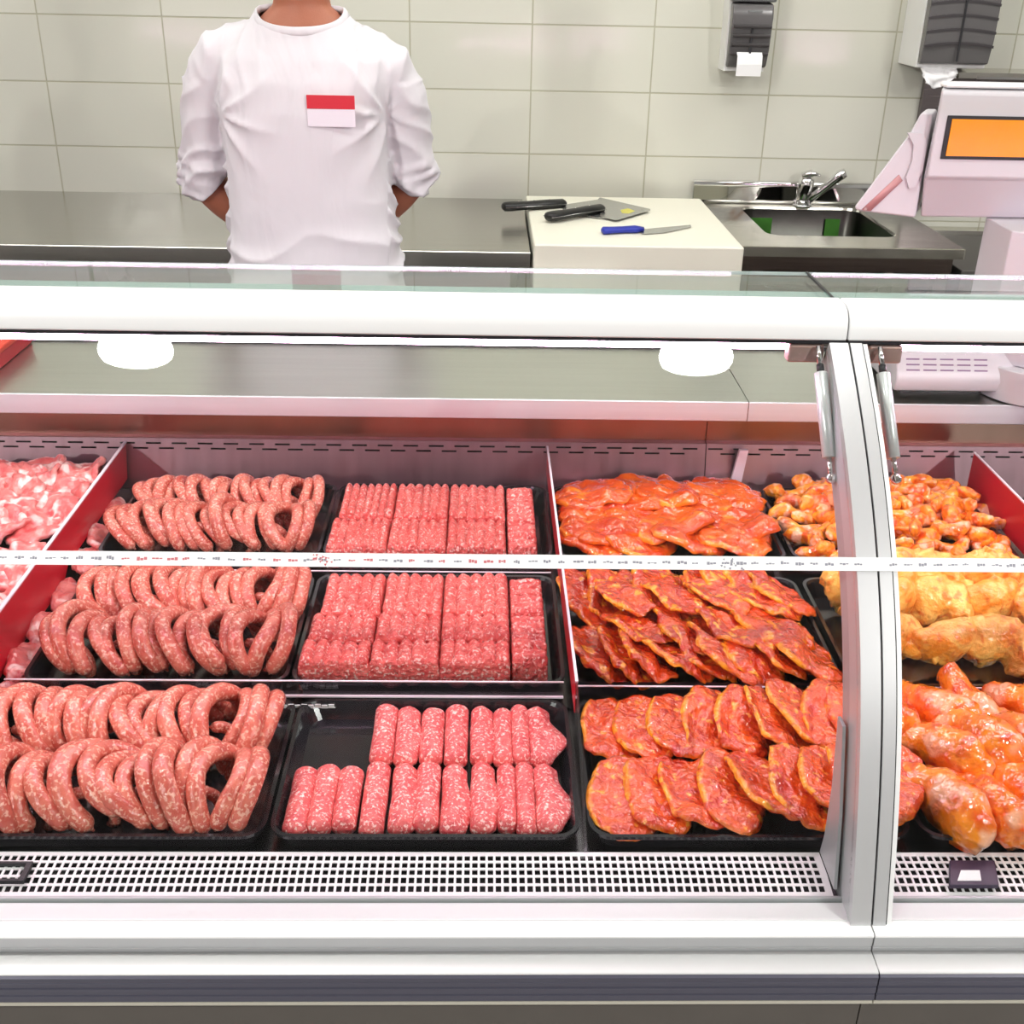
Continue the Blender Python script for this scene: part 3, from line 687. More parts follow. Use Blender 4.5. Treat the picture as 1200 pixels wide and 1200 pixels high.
# slices: slabs with irregular outline, waves and a fat rim
def slab_mesh(w, l, t, seed, mat_, wave=.006, irr=.16, fold=0., name='meat_slice'):
    bm = bmesh.new(); n, m_ = 26, 20; lay = bm.verts.layers.float.new('fat')
    def pt(u, v, top):
        a, b = 2*u-1, 2*v-1
        x = a*sqrt(max(0, 1-b*b*.42)); y = b*sqrt(max(0, 1-a*a*.42))
        ang = math.atan2(y, x); rr = 1+irr*noise.noise(Vector((cos(ang)*1.3+seed*5.3, sin(ang)*1.3, seed)))+irr*.35*noise.noise(Vector((cos(ang)*4+seed, sin(ang)*4, 2)))
        d = max(abs(a), abs(b)); th = t*(max(0, 1-d**5))**.5
        X, Y = x*w/2*rr, y*l/2*rr
        z = wave*noise.noise(Vector((X*26+seed*3, Y*20, seed)))*1.6 + wave*.5*noise.noise(Vector((X*60, Y*60+seed, 7)))
        if fold: z += fold*noise.noise(Vector((X*45+seed, Y*14, 9+seed)))
        z += (th*.55 if top else -th*.45)
        if top: z += .0014*noise.noise(Vector((X*140, Y*140, seed)))
        f = max(0, min(1, (-a-.84)*8)) + max(0, (d-.93)*8)*.5
        return X, Y, z, min(1, f)
    T, B = {}, {}
    for j in range(m_+1):
        for i in range(n+1):
            X, Y, z, f = pt(i/n, j/m_, True); v = bm.verts.new((X, Y, z)); v[lay] = f; T[i, j] = v
            if 0 < i < n and 0 < j < m_:
                X, Y, z, f = pt(i/n, j/m_, False); v = bm.verts.new((X, Y, z)); v[lay] = f; B[i, j] = v
            else: B[i, j] = v
    for j in range(m_):
        for i in range(n):
            bm.faces.new((T[i, j], T[i+1, j], T[i+1, j+1], T[i, j+1]))
            q = (B[i, j], B[i, j+1], B[i+1, j+1], B[i+1, j])
            if len(set(q)) == 4:
                try: bm.faces.new(q)
                except ValueError: pass
    return bake(bm, name, mat_)
def slices(name, meshes, xs, ys, z, tilt, yaw, lab, cat, grp, zj=.004, dz=0., pitchx=0., rseed=1, sc_=(.93, 1.07), order=True):
    rr = random.Random(rseed)
    for j, y in enumerate(ys):
        for i, x in enumerate(xs):
            k = rr.randrange(len(meshes))
            rot = (Matrix.Rotation(radians(yaw+rr.uniform(-14, 14)), 4, 'Z') @ Matrix.Rotation(radians(tilt+rr.uniform(-6, 6)), 4, 'Y') @ Matrix.Rotation(radians(rr.uniform(-5, 9)), 4, 'X')).to_euler()
            place(meshes[k], name, None, (x+rr.uniform(-.006, .006), y+rr.uniform(-.006, .006), z+dz*i+rr.uniform(0, zj)+pitchx*j), rot, rr.uniform(*sc_), lab(i, j), cat, grp)
rng = lambda a, b, n: [a+(b-a)*k/(n-1) for k in range(n)]
half = ('lower', 'upper')
st = [slab_mesh(.096, .136, .012, 10+k, M['steak'], .007, .12, .003) for k in range(5)]
rr = random.Random(4)
for j, y in enumerate((1.178, 1.052)):
    xs = [.172, .214, .256, .299, .341, .380, .418, .455]
    xs = xs+[.486]
    for i, x in enumerate(xs):
        tl = (9, 10, 13, 17, 22, 26, 24, 14, 8)[i]+rr.uniform(-4, 4); yw = rr.uniform(-10, 6) if i < 4 else rr.uniform(-30, 22)
        rot = (Matrix.Rotation(radians(yw), 4, 'Z') @ Matrix.Rotation(radians(tl), 4, 'Y') @ Matrix.Rotation(radians(rr.uniform(-4, 8)), 4, 'X')).to_euler()
        place(st[rr.randrange(5)], 'meat_slice', None, (x, y+rr.uniform(-.004, .004), .7600+.0024*i+(.004 if j == 0 else 0)+(.004 if i > 3 else 0)), rot, (.92, .98, 1), 'glossy orange marinated steak, %s from left, %s row of the front tray' % (ordn(i), ('upper', 'lower')[j]), 'meat slice', 'marinated steaks in the front tray')
rr = random.Random(14)
bed = slab_mesh(.33, .23, .014, 77, M['steak'], .003, .03)
sl = [slab_mesh(.098, .150, .012, 30+k, M['slice'], .007, .26, .005) for k in range(6)]
slices('meat_slice', sl, rng(.166, .456, 9), (1.478, 1.334), .774, 24, 12, lambda i, j: 'folded red marinated slice, %s from left, %s rank of the middle tray' % (ordn(i), ('rear', 'front')[j]), 'meat slice', 'marinated slices in the middle tray', .008, .0012, -.002, 3)
slices('meat_slice', sl, rng(.22, .42, 4), (1.45, 1.375), .796, 14, 28, lambda i, j: 'red marinated slice on top, %s from left, %s of the middle tray' % (ordn(i), ('rear', 'front')[j]), 'meat slice', 'marinated slices in the middle tray', .008, 0, -.008, 8, (.75, .95))
cu = [slab_mesh(.160, .120, .016, 50+k, M['cutlet'], .007, .20, .003) for k in range(5)]
slices('meat_slice', cu, rng(.198, .425, 4), (1.812, 1.745, 1.67), .790, 6, 70, lambda i, j: 'large flat orange cutlet, %s from left, %s rank of the back tray' % (ordn(i), ('rear', 'middle', 'front')[j]), 'meat slice', 'orange cutlets in the back tray', .005, .001, -.004, 6)
slices('meat_slice', cu, rng(.20, .42, 3), (1.79, 1.69), .800, -4, 10, lambda i, j: 'orange cutlet lying on top, %s from left, %s of the back tray' % (ordn(i), ('rear', 'front')[j]), 'meat slice', 'orange cutlets in the back tray', .005, 0, -.006, 16, (.85, 1.0))
pa = [slab_mesh(.125, .125, .014, 90+k, M['pale'], .011, .22, .008) for k in range(6)]
for rowi, (ys, z, nm) in enumerate((((1.825, 1.745, 1.665), .795, 'back tray'), ((1.515, 1.44, 1.355), .785, 'second tray'))):
    slices('meat_slice', pa, rng(-.935, -.715, 4), ys, z, -16, 20, lambda i, j, nm=nm: 'pale pink raw cut, %s from left, %s rank of the far-left %s' % (ordn(i), ('rear', 'middle', 'front')[j], nm), 'meat slice', 'pale raw cuts beyond the red divider', .012, .0035, -.003, 20+rowi)
    slices('meat_slice', pa, rng(-.90, -.725, 3), (ys[0]-.02, ys[2]+.02), z+.020, -10, 60, lambda i, j, nm=nm: 'pale pink raw cut on top, %s from left, %s of the far-left %s' % (ordn(i), ('rear', 'front')[j], nm), 'meat slice', 'pale raw cuts beyond the red divider', .008, 0, -.004, 30+rowi, (.8, .95))

sp = [slab_mesh(.042, .10, .014, 110+k, M['pale'], .008, .25, .004) for k in range(3)]
rr = random.Random(77)
for k, y in enumerate(rng(1.06, 1.78, 9)):
    place(sp[k % 3], 'meat_slice', None, (-.632, y, (.752 if y < 1.25 else .757 if y < 1.57 else .768)), (radians(rr.uniform(-4, 4)), radians(14), radians(rr.uniform(-12, 12))), 1, 'raw pink meat strip squeezed beside the red divider, %s from the front' % ordn(k), 'meat slice', 'meat strips along the red divider')
# chicken
def blob(path, rads, seed, mat_, flat=.8, amp=.004, freq=38, n=16, name='chicken_piece', sub=4):
    pts = [Vector(p) for p in path]; P_, R_ = [], []
    for i in range(len(pts)-1):
        p0, p1, p2, p3 = pts[max(i-1, 0)], pts[i], pts[i+1], pts[min(i+2, len(pts)-1)]
        for s in range(sub):
            t = s/sub; P_.append(.5*((2*p1)+(p2-p0)*t+(2*p0-5*p1+4*p2-p3)*t*t+(3*p1-p0-3*p2+p3)*t**3))
            tt = t*t*(3-2*t); R_.append(rads[i]*(1-tt)+rads[i+1]*tt)
    P_.append(pts[-1]); R_.append(rads[-1])
    bm = tube(P_, R_, n, flat=flat, up=(0, 0, 1))
    for v in bm.verts:
        c = v.co; d = amp*noise.noise(c*freq+Vector((seed*7, 0, 0)))+amp*.5*noise.noise(c*freq*2.5+Vector((0, seed*7, 0)))
        v.co = c + Vector((d, d*.8, d))
    me = bake(bm, name, mat_); return me
def drum_mesh(seed, mt, s=1.):
    r = random.Random(seed); b = r.uniform(-.012, .012)
    return blob([(0, -.060*s, 0), (b*.3, -.052*s, .002), (b, -.028*s, .004), (b, .004*s, .003), (b*.5, .030*s, 0), (0, .052*s, -.002), (0, .062*s, -.003), (0, .066*s, -.003)],
        [.003, .020*s, .031*s, .030*s, .024*s, .018*s, .014*s, .004*s], seed, mt, .85, .007, 36)
dm = [drum_mesh(k+1, M['drum'], 1.04) for k in range(5)]  # teardrops
rr = random.Random(31)
k = 0
for j, (y, z) in enumerate(((1.195, .772), (1.105, .778), (1.025, .768))):
    for i in range(6):
        x = .535+.060*i+(.028 if j == 1 else 0)
        rot = (Matrix.Rotation(radians(rr.uniform(18, 42)), 4, 'Z') @ Matrix.Rotation(radians(rr.uniform(-6, 12)), 4, 'X') @ Matrix.Rotation(radians(rr.uniform(-40, 40)), 4, 'Y')).to_euler()
        place(dm[rr.randrange(5)], 'chicken_drumstick', None, (x, y+rr.uniform(-.008, .008), z+rr.uniform(0, .008)), rot, rr.uniform(1.02, 1.14), 'orange marinated drumstick, %s from left, %s rank of the front right tray' % (ordn(i), ('rear', 'middle', 'front')[j]), 'drumstick', 'marinated drumsticks in the front tray')
def leg_mesh(seed):
    r = random.Random(seed)
    return blob([(-.052, -.016, 0), (-.046, -.015, .002), (-.026, -.008, .010), (.000, .003, .012), (.024, .002, .006), (.042, -.012, 0), (.056, -.028, -.004), (.064, -.038, -.006), (.067, -.042, -.006)],
        [.005, .030, .046, .048, .037, .028, .019, .013, .004], seed, M['leg'], .62, .010, 34, 24)
lm = [leg_mesh(k+1) for k in range(4)]
for j, (y, z, x0_, n_) in enumerate(((1.505, .785, .572, 5), (1.43, .792, .572, 5), (1.335, .785, .575, 5), (1.47, .815, .60, 3))):
    for i in range(n_):
        x = x0_+.074*i+(.03 if j == 1 else 0)
        rot = (Matrix.Rotation(radians(rr.uniform(-45, 45)+(180 if (i+j) % 2 else 0)), 4, 'Z') @ Matrix.Rotation(radians(rr.uniform(-14, 14)), 4, 'X')).to_euler()
        place(lm[rr.randrange(4)], 'chicken_thigh', None, (x, y, z+rr.uniform(0, .006)), rot, rr.uniform(.84, .98), 'yellow-orange marinated chicken thigh, %s from left, %s rank of the middle tray' % (ordn(i), ('rear', 'middle', 'front', 'upper')[j]), 'chicken thigh', 'marinated chicken thighs in the middle tray')
def wing_mesh(seed):
    r = random.Random(seed); a = r.uniform(.006, .014)
    return blob([(-.034, 0, 0), (-.030, 0, 0), (-.014, a, .003), (.006, a, .003), (.024, 0, 0), (.034, -.006, 0), (.037, -.008, 0)], [.003, .010, .0155, .012, .0135, .009, .002], seed, M['wing'], .75, .004, 50, 12)
wm = [wing_mesh(k+1) for k in range(6)]
k = 0
for j, y in enumerate(rng(1.835, 1.622, 6)):
    for i in range(9):
        x = .530+.040*i+(.02 if j % 2 else 0)
        dome = .022*(1-((i-4)/5.0)**2)*(1-((j-2.2)/4.2)**2)
        for l in range(2):
            if l and (i in (0, 8) or j in (5,)): continue
            rot = (Matrix.Rotation(radians(rr.uniform(0, 360)), 4, 'Z') @ Matrix.Rotation(radians(rr.uniform(-25, 25)), 4, 'Y') @ Matrix.Rotation(radians(rr.uniform(-30, 30)), 4, 'X')).to_euler()
            place(wm[rr.randrange(6)], 'chicken_piece', None, (x+rr.uniform(-.006, .006)+(.012 if l else 0), y+rr.uniform(-.006, .006), .776+dome+.017*l+rr.uniform(0, .005)), rot, rr.uniform(.9, 1.15), 'small %s chicken piece, %s from left, %s rank from the back panel' % (('orange', 'top orange')[l], ordn(i), ordn(j)), 'chicken piece', 'small marinated chicken pieces in the back tray')

# ---------------------------------------------------------------- things on the service worktop
t = thing('red_box', 'red flat box on the service worktop, cut by the left edge', 'box', (-1.2, 2.05, .9501))
obj('box_body', bx(-1.6, -.884, 1.915, 2.160, .9502, .978), M['red'], t, bevel=.003); obj('box_lid', bx(-1.61, -.880, 1.911, 2.164, .9782, .990), M['redbox'], t, bevel=.003)

# weighing scale
t = thing('weighing_scale', 'pale pinkish-white weighing scale with an amber customer display on a column', 'scale', (.95, 1.98, .9502))
S = M['scale']
b0 = obj('scale_base', prism_x([(1.897,.966),(1.893,.985),(1.897,1.000),(1.930,1.055),(1.950,1.062),(2.140,1.062),(2.140,.966)], .735, 1.36), S, t, bevel=.004)
bm = bmesh.new()
for r_ in range(3):
    for k in range(5):
        x = .752+.0305*k; z = 1.0035+.0085*r_; y = 1.8975+(z-1.0)*.6
        prism_x([(y-.0008, z), (y-.0008+.0012, z+.0024), (y+.003, z+.0024), (y+.002, z)], x, x+.024, bm)
obj('vent_slots', bm, mat('vent_violet', (.22,.13,.24,1), .5), b0)
obj('underbase_slab', bx(.76, 1.34, 1.93, 2.12, .9505, .9658), M['black'], t)  # black slab fills the gap beneath the scale base
# rounded front of the column foot
pts = []
for k in range(13):
    a = radians(180+75*k/12); pts.append((.985+.080*cos(a), 1.955+.100*sin(a)))
pts += [(1.30, 1.858), (1.30, 1.955)]
obj('column_foot', prism_z(pts, .9515, 1.012), S, t, bevel=.003)
pts = [(.905, 1.955), (.905, 1.935), (.965, 1.888), (1.26, 1.888), (1.26, 2.05), (.905, 2.05)]
c_ = obj('column', prism_z(pts, 1.0125, 1.245), S, t, bevel=.003)
# head: front face with display, chamfer underneath
hd = obj('display_head', prism_x([(2.00,1.318),(1.992,1.322),(1.992,1.455),(1.996,1.463),(2.02,1.466),(2.14,1.466),(2.14,1.262),(2.058,1.2455),(2.04,1.2455)], .764, 1.45), S, t, bevel=.004)
for o_, y_ in ((hd, 2.0),):
    for v in o_.data.vertices:
        if v.co.x < 0: v.co.x += max(0, (v.co.y+1.98-y_))*.46
bm = bx(.780, 1.10, 1.9895, 1.9918, 1.353, 1.424); obj('display_bezel', bm, M['black'], hd, bevel=.001)
obj('display_window', bx(.788, 1.10, 1.988, 1.9894, 1.3585, 1.4185), M['lcd'], hd)
wg = [(.652,1.2640),(.660,1.2585),(.7635,1.2480),(.7635,1.425),(.743,1.425),(.730,1.392)]
sw_ = obj('side_wing', prism_y(wg, 2.015, 2.13), S, t, bevel=.004)
for v in sw_.data.vertices:
    if v.co.y > .1: v.co.x += .050; v.co.z -= .006
obj('wing_cover', prism_y([(.724,1.392),(.752,1.392),(.760,1.375),(.761,1.330),(.752,1.300),(.742,1.300),(.734,1.318),(.740,1.345),(.738,1.372)], 2.010, 2.0145), S, t)
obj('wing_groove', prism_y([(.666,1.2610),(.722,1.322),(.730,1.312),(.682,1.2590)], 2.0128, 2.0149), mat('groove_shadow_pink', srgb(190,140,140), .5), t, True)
obj('wing_screw', cyl((.672, 2.012, 1.2625), (.672, 2.0149, 1.2625), .003), M['bracket'], t)
obj('top_ridge', bx(.772, 1.44, 2.0, 2.03, 1.4665, 1.474), M['white'], t, bevel=.003)

# ---------------------------------------------------------------- back of the shop
t = thing('steel_counter', 'long stainless steel counter along the tiled wall, behind the person', 'counter', (-1.6, 3.6, 0))
obj('countertop', prism_x([(3.2000,.9),(3.1985,.8985),(3.1985,.8585),(3.202,.857),(3.30,.857),(3.30,.870),(3.995,.870),(3.995,.9)], -3.55, .132), M['steelbk'], t)
obj('cabinet_body', bx(-3.55, .10, 3.26, 3.99, .10, .8565), M['steelbk'], t)
for k in range(6):
    x0 = -3.54+k*.605; obj('door', bx(x0, x0+.592, 3.243, 3.2595, .14, .845), steel('reflection_tinted_door', (.70,.60,.68,1), .25, (2, 10, 2), .1, .5), t, bevel=.002)  # pinkish reflection of the meat case is put into the door colour
obj('toe_kick', bx(-3.55, .10, 3.32, 3.95, 0, .0995), M['black'], t)
t = thing('butcher_block', 'thick cream butcher block between the steel counter and the sink', 'chopping block', (.43, 3.6, 0))
obj('block_top', bx(.140, .734, 3.172, 3.900, .775, .930), M['board'], t, bevel=.006)
obj('stand', bx(.17, .70, 3.25, 3.85, 0, .7745), M['steelbk'], t)
# knives
def P3(px, py, z=.9315): v = atZ(px, py, z); return v
def cleaver(pts_blade, h0, h1, label, z, bolster=None):
    t = thing('meat_cleaver', label, 'cleaver', tuple(P3(h1[0], h1[1], z)))
    b = [P3(x, y, z) for x, y in pts_blade]
    obj('blade', prism_z([(v.x, v.y) for v in b], z+.0005, z+.0030), M['blade'], t)
    a, c = P3(*h0, z), P3(*h1, z); a.z += .012; c.z += .011; d = c-a
    hb = tube([a, a+d*.03, a+d*.12, a+d*.4, a+d*.7, a+d*.96, c], [(.008,.012), (.014,.021), (.0155,.023), (.0135,.019), (.0145,.021), (.014,.019), (.009,.014)], 14, up=(0,0,1))
    h = obj('handle', hb, M['handle'], t, True)
    s = d.cross(Vector((0,0,1))).normalized()
    obj('tang', tube([a+d*.02-Vector((0,0,.0)), a+d*.98], [(.0020,.0238)]*2, 8, up=(0,0,1)), M['blade'], h, True)
    bm = bmesh.new()
    for f in (.25, .5, .75): ellip(a+d*f+Vector((0,0,.0145)), (.003,.003,.0012), bm, 10, 6)
    obj('rivet', bm, M['chrome'], h, True)
    return t
cleaver([(660,241),(700,235),(703,232.5),(762,246),(727,256.5),(700,256),(662,249)], (589,247), (662,242), 'black-handled cleaver lying behind the other, handle over the block edge', .9325)
cleaver([(702,247),(716,238),(760,244),(722,258.5),(704,253)][:0] or [(704,246),(720,239),(762,247),(722,258.6),(703,254)], (641,259), (706,248), 'black-handled cleaver lying in front, with a yellow mark on its blade', .9365)
obj_ = obj('blade_mark', prism_z([(P3(x, y, .9401).x, P3(x, y, .9401).y) for x, y in ((727,246),(736,244),(744,247),(737,250),(729,249.5))], .9396, .9400), mat('yellow_mark', srgb(205,200,90), .5), [o for o in bpy.data.objects if o.name.startswith('meat_cleaver')][-1])
t = thing('boning_knife', 'slim knife with a blue handle at the front of the butcher block', 'knife', tuple(P3(728, 272)))
b = [P3(x, y, .9315) for x, y in ((750,270),(770,268),(809,264.5),(810,266.5),(780,273),(752,275))]
obj('blade', prism_z([(v.x, v.y) for v in b], .9325, .9343), M['blade'], t)
a, c = P3(705, 274, .9315), P3(754, 272, .9315); a.z += .0095; c.z += .0085; d = c-a
mid = Vector((0, .004, 0))
obj('handle', tube([a, a+d*.05, a+d*.2+mid*.2, a+d*.5+mid, a+d*.8+mid, c], [(.006,.009), (.011,.018), (.010,.0165), (.0095,.015), (.011,.018), (.007,.010)], 14), M['blue'], t, True)

# sink
t = thing('sink_unit', 'stainless steel sink unit against the wall, right of the butcher block', 'sink', (1.09, 3.65, 0))
X0, X1, Y0, Y1 = .750, 1.432, 3.325, 3.998
bx0, bx1, by0, by1 = .873, 1.285, 3.478, 3.930
bm = bmesh.new(); outer = rrect(X0, X1, Y0, Y1, .006, 5); inner = rrect(bx0, bx1, by0, by1, .05, 5)
L = []
for pts, z in ((outer, .870), (outer, .898), (rrect(X0+.004, X1-.004, Y0+.004, Y1, .006, 5), .9), (inner, .9), (rrect(bx0+.003, bx1-.003, by0+.003, by1-.003, .05, 5), .893)):
    L.append([bm.verts.new((x, y, z)) for x, y in pts])
for A, B in zip(L, L[1:]):
    for k in range(len(A)): bm.faces.new((A[k], A[(k+1) % len(A)], B[(k+1) % len(A)], B[k]))
obj('sink_top', bm, M['sink'], t)
bm = bmesh.new(); L = []
for ins, z in ((.0035, .8925), (.012, .74), (.03, .72)): L.append([bm.verts.new((x, y, z)) for x, y in rrect(bx0+ins, bx1-ins, by0+ins, by1-ins, .05, 5)])
for A, B in zip(L, L[1:]):
    for k in range(len(A)): bm.faces.new((A[k], A[(k+1) % len(A)], B[(k+1) % len(A)], B[k]))
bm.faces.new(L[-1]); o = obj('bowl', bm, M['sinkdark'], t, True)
bm = prism_x([(3.975,.9005),(3.972,.915),(3.978,.955),(3.972,.970),(3.978,.976),(3.996,.976),(3.996,.9005)], X0-.028, 1.60); obj('backsplash', bm, M['chrome'], t, True)
for (x, y) in ((X0+.03, Y0+.05), (X1-.05, Y0+.05), (X0+.03, Y1-.05), (X1-.05, Y1-.05)): obj('leg', bx(x-.02, x+.02, y-.02, y+.02, 0, .8695), M['sink'], t)
obj('front_apron', bx(X0+.012, X1-.03, Y0+.012, Y0+.03, .825, .8695), steel('apron_dark_steel', (.30,.24,.22,1), .2), t)
obj('cross_rail', bx(X0+.05, X1-.07, Y0+.04, Y0+.06, .775, .800), M['sink'], t)
obj('under_panel', bx(X0+.055, X1-.075, Y0+.10, Y0+.11, .2, .74), M['base'], t)
for k, (x0, x1) in enumerate(((.888, .990), (1.175, 1.225))):
    o = obj('sink_cloth', prism_x([(3.60,.7225),(3.60,.7265),(3.906,.7265),(3.913,.865),(3.917,.865),(3.912,.7225)], x0, x1), M['green'], None, loc=(x0, 3.8, .722))
    tag(o, ('wide green cloth in the left corner of the sink bowl', 'narrow green strip of cloth hanging in the middle of the sink bowl')[k], 'cloth')
t = thing('mixer_tap', 'chrome single-lever mixer tap behind the sink bowl', 'tap', (1.095, 3.952, .9))
tx = 1.095
obj('tap_base', tube([(tx, 3.945, .9005), (tx, 3.945, .908), (tx, 3.945, .911)], [.033, .032, .024], 20), M['chrome'], t, True)
obj('tap_body', tube([(tx, 3.945, .9115), (tx+.002, 3.945, .95), (tx+.004, 3.943, .975), (tx+.006, 3.94, .995), (tx+.006, 3.94, 1.004)], [.022, .024, .027, .025, .006], 20), M['chrome'], t, True)
obj('lever', tube([(tx-.016, 3.935, 1.006), (tx+.012, 3.93, 1.014), (tx+.044, 3.92, 1.010)], [(.010,.016), (.013,.018), (.004,.010)], 14), M['chrome'], t, True)
obj('spout', tube([(tx+.014, 3.925, .925), (tx+.045, 3.915, .955), (tx+.080, 3.90, .992), (tx+.104, 3.89, 1.018), (tx+.116, 3.885, 1.026)], [.014, .0135, .0145, .018, .015], 16), M['chrome'], t, True)

# dispensers
t = thing('paper_roll_dispenser', 'small grey wall dispenser with white paper hanging out', 'dispenser', (.845, 3.93, 1.45))
pv = [atY(x, y, 3.88) for x, y in ((844,0),(893,0),(889,73),(846,73))]
x0, x1 = .775, .905
bm = prism_x([(3.905,1.345),(3.890,1.350),(3.868,1.40),(3.858,1.50),(3.868,1.535),(3.905,1.540)], x0, x1); obj('cover', bm, M['disp'], t, bevel=.006)
obj('cap', prism_x([(3.905,1.541),(3.862,1.541),(3.856,1.560),(3.866,1.64),(3.905,1.66)], x0-.006, x1+.006), M['disp2'], t, bevel=.006)
obj('back_plate', bx(x0-.004, x1-.004, 3.9055, 3.9995, 1.335, 1.66), M['dispw'], t)
rg = mat('rib_grey', (.035,.03,.03,1), .3)
for k in range(4):
    z = 1.385+.027*k; yq = 3.8765-(z-1.345)*.19; obj('cover_rib', bx(x0+.004, x1-.004, yq-.008, yq, z, z+.010), rg, t, bevel=.002)
obj('window_slot', bx(.838, .844, 3.856, 3.8625, 1.385, 1.475), M['black'], t)
obj('name_mark', bx(.825, .866, 3.8545, 3.858, 1.512, 1.517), M['disp2'], t)
obj('paper_sheet', prism_x([(3.861,1.395),(3.846,1.385),(3.842,1.360),(3.846,1.325),(3.8475,1.325),(3.8435,1.360),(3.8475,1.384),(3.862,1.393)], .800, .880), M['paper'], t)
t = thing('paper_towel_dispenser', 'large grey-fronted paper towel dispenser with white sides, top right', 'dispenser', (1.5, 3.9, 1.5))
a = atY(1077, 78, 3.80); b = atY(1157, 80, 3.80)
xa_, xb_ = a.x, b.x
obj('housing', bx(xa_-.002, xb_+.002, 3.825, 3.9995, 1.362, 1.80), M['dispw'], t, bevel=.004)
obj('front_cover', prism_x([(3.8245,1.375),(3.800,1.378),(3.785,1.45),(3.785,1.79),(3.8245,1.80)], xa_, xb_), M['disp'], t, bevel=.004)
rg2 = mat('rib_grey2', (.045,.04,.042,1), .3)
for k in range(4):
    bm = bmesh.new(); z = 1.425+.040*k; n = 12
    pts = [(xa_+(xb_-xa_)*q/n, z+.010*sin(pi*q/n)) for q in range(n+1)]
    for q in range(n):
        (xA, zA), (xB, zB) = pts[q], pts[q+1]
        v = [bm.verts.new(p) for p in ((xA, 3.7825, zA), (xB, 3.7825, zB), (xB, 3.7825, zB+.008), (xA, 3.7825, zA+.008), (xA, 3.80, zA), (xB, 3.80, zB), (xB, 3.80, zB+.008), (xA, 3.80, zA+.008))]
        for f in ((0,1,2,3),(7,6,5,4),(0,4,5,1),(3,2,6,7)): bm.faces.new([v[i] for i in f])
    obj('cover_rib', bm, rg2, t)
xm = (xa_+xb_)/2
obj('window_slot', bx(xm-.003, xm+.003, 3.780, 3.7824, 1.385, 1.64), M['black'], t)
# hanging crumpled towel
bm = bmesh.new(); V = []; n = 14
for j in range(n+1):
    row = []
    for i in range(n+1):
        u, v = i/n, j/n; x = xa_+.012+u*.125-v*.01+.05*v*(1-u)*0+.03*v*(1-u); z = 1.372-v*.072*(1-.75*abs(u-.35))
        y = 3.835+.022*noise.noise(Vector((u*5, v*4, 1)))+.01*noise.noise(Vector((u*11, v*9, 2)))-.03*v
        row.append(bm.verts.new((x, y, z+.008*noise.noise(Vector((u*6, 3, v))))))
    V.append(row)
for j in range(n):
    for i in range(n): bm.faces.new((V[j][i], V[j][i+1], V[j+1][i+1], V[j+1][i]))
o = obj('paper_towel', bm, M['paper'], t, True); m_ = o.modifiers.new('s', 'SOLIDIFY'); m_.thickness = .0015
# steel splash panel behind the scale
t = thing('steel_wall_panel', 'dark stainless steel panel on the wall behind the scale', 'wall panel', (1.85, 3.98, 1.2))
obj('sheet', bx(1.462, 2.6, 3.975, 3.9985, .98, 1.325), steel('panel_dark_steel', (.26,.23,.23,1), .25), t)
obj('top_shelf', prism_x([(3.90,1.326),(3.898,1.3275),(3.898,1.345),(3.9985,1.352),(3.9985,1.326)], 1.54, 2.6), M['sink'], t)
obj('shelf_lip', bx(1.60, 2.6, 3.894, 3.8975, 1.326, 1.3335), M['chrome'], t)
# dark cabinet right of the sink
t = thing('low_steel_cabinet', 'low dark steel cabinet on the floor right of the sink', 'cabinet', (1.85, 3.7, 0))
obj('cabinet_body', bx(1.46, 2.3, 3.40, 3.97, 0, .82), mat('dark_cabinet', (.07,.065,.06,1), .4), t, bevel=.004)
obj('top_rim', bx(1.455, 2.305, 3.90, 3.97, .8205, .835), M['sink'], t)

# ---------------------------------------------------------------- person
def remesh(bm, name, m, parent, voxel, smooth=6, label=None):
    me = bpy.data.meshes.new(name); bmesh.ops.recalc_face_normals(bm, faces=bm.faces[:]); bm.to_mesh(me); bm.free()
    o = bpy.data.objects.new(name, me); C.objects.link(o)
    r = o.modifiers.new('r', 'REMESH'); r.mode = 'VOXEL'; r.voxel_size = voxel; r.use_smooth_shade = True
    s = o.modifiers.new('s', 'SMOOTH'); s.iterations = smooth; s.factor = .6
    dg = bpy.context.evaluated_depsgraph_get(); ev = o.evaluated_get(dg); me2 = bpy.data.meshes.new_from_object(ev)
    o.modifiers.clear(); o.data = me2; me2.name = name; me2.materials.clear(); me2.materials.append(m)
    for p in me2.polygons: p.use_smooth = True
    if parent:
        off = -Vector(parent.location)
        for v in me2.vertices: v.co += off
        o.parent = parent
    if label: o['label'] = label
    return o
def loft(bm, secs, n=40):
    """secs: (cx, cy, z, rx, ry, power)"""
    rings = []
    for cx, cy, z, a, b, p in secs:
        r = []
        for k in range(n):
            t = 2*pi*k/n; c, s = cos(t), sin(t)
            r.append(bm.verts.new((cx+a*abs(c)**(2/p)*(1 if c > 0 else -1), cy+b*abs(s)**(2/p)*(1 if s > 0 else -1), z)))
        rings.append(r)
    for A, B in zip(rings, rings[1:]):
        for k in range(n): bm.faces.new((A[k], A[(k+1) % n], B[(k+1) % n], B[k]))
    bm.faces.new(rings[0][::-1]); bm.faces.new(rings[-1]); return bm
px, py = -.392, 2.64
pt = thing('person', 'person in a white long-sleeved top with a red and white badge, hands behind back', 'person', (px, py, 0))
LS, LE, LW = Vector((px-.180, py+.01, 1.442)), Vector((px-.258, py+.070, 1.170)), Vector((px-.095, py+.150, .985))
RS, RE, RW = Vector((px+.178, py+.01, 1.420)), Vector((px+.226, py+.070, 1.188)), Vector((px+.065, py+.155, 1.005))
bm = bmesh.new()
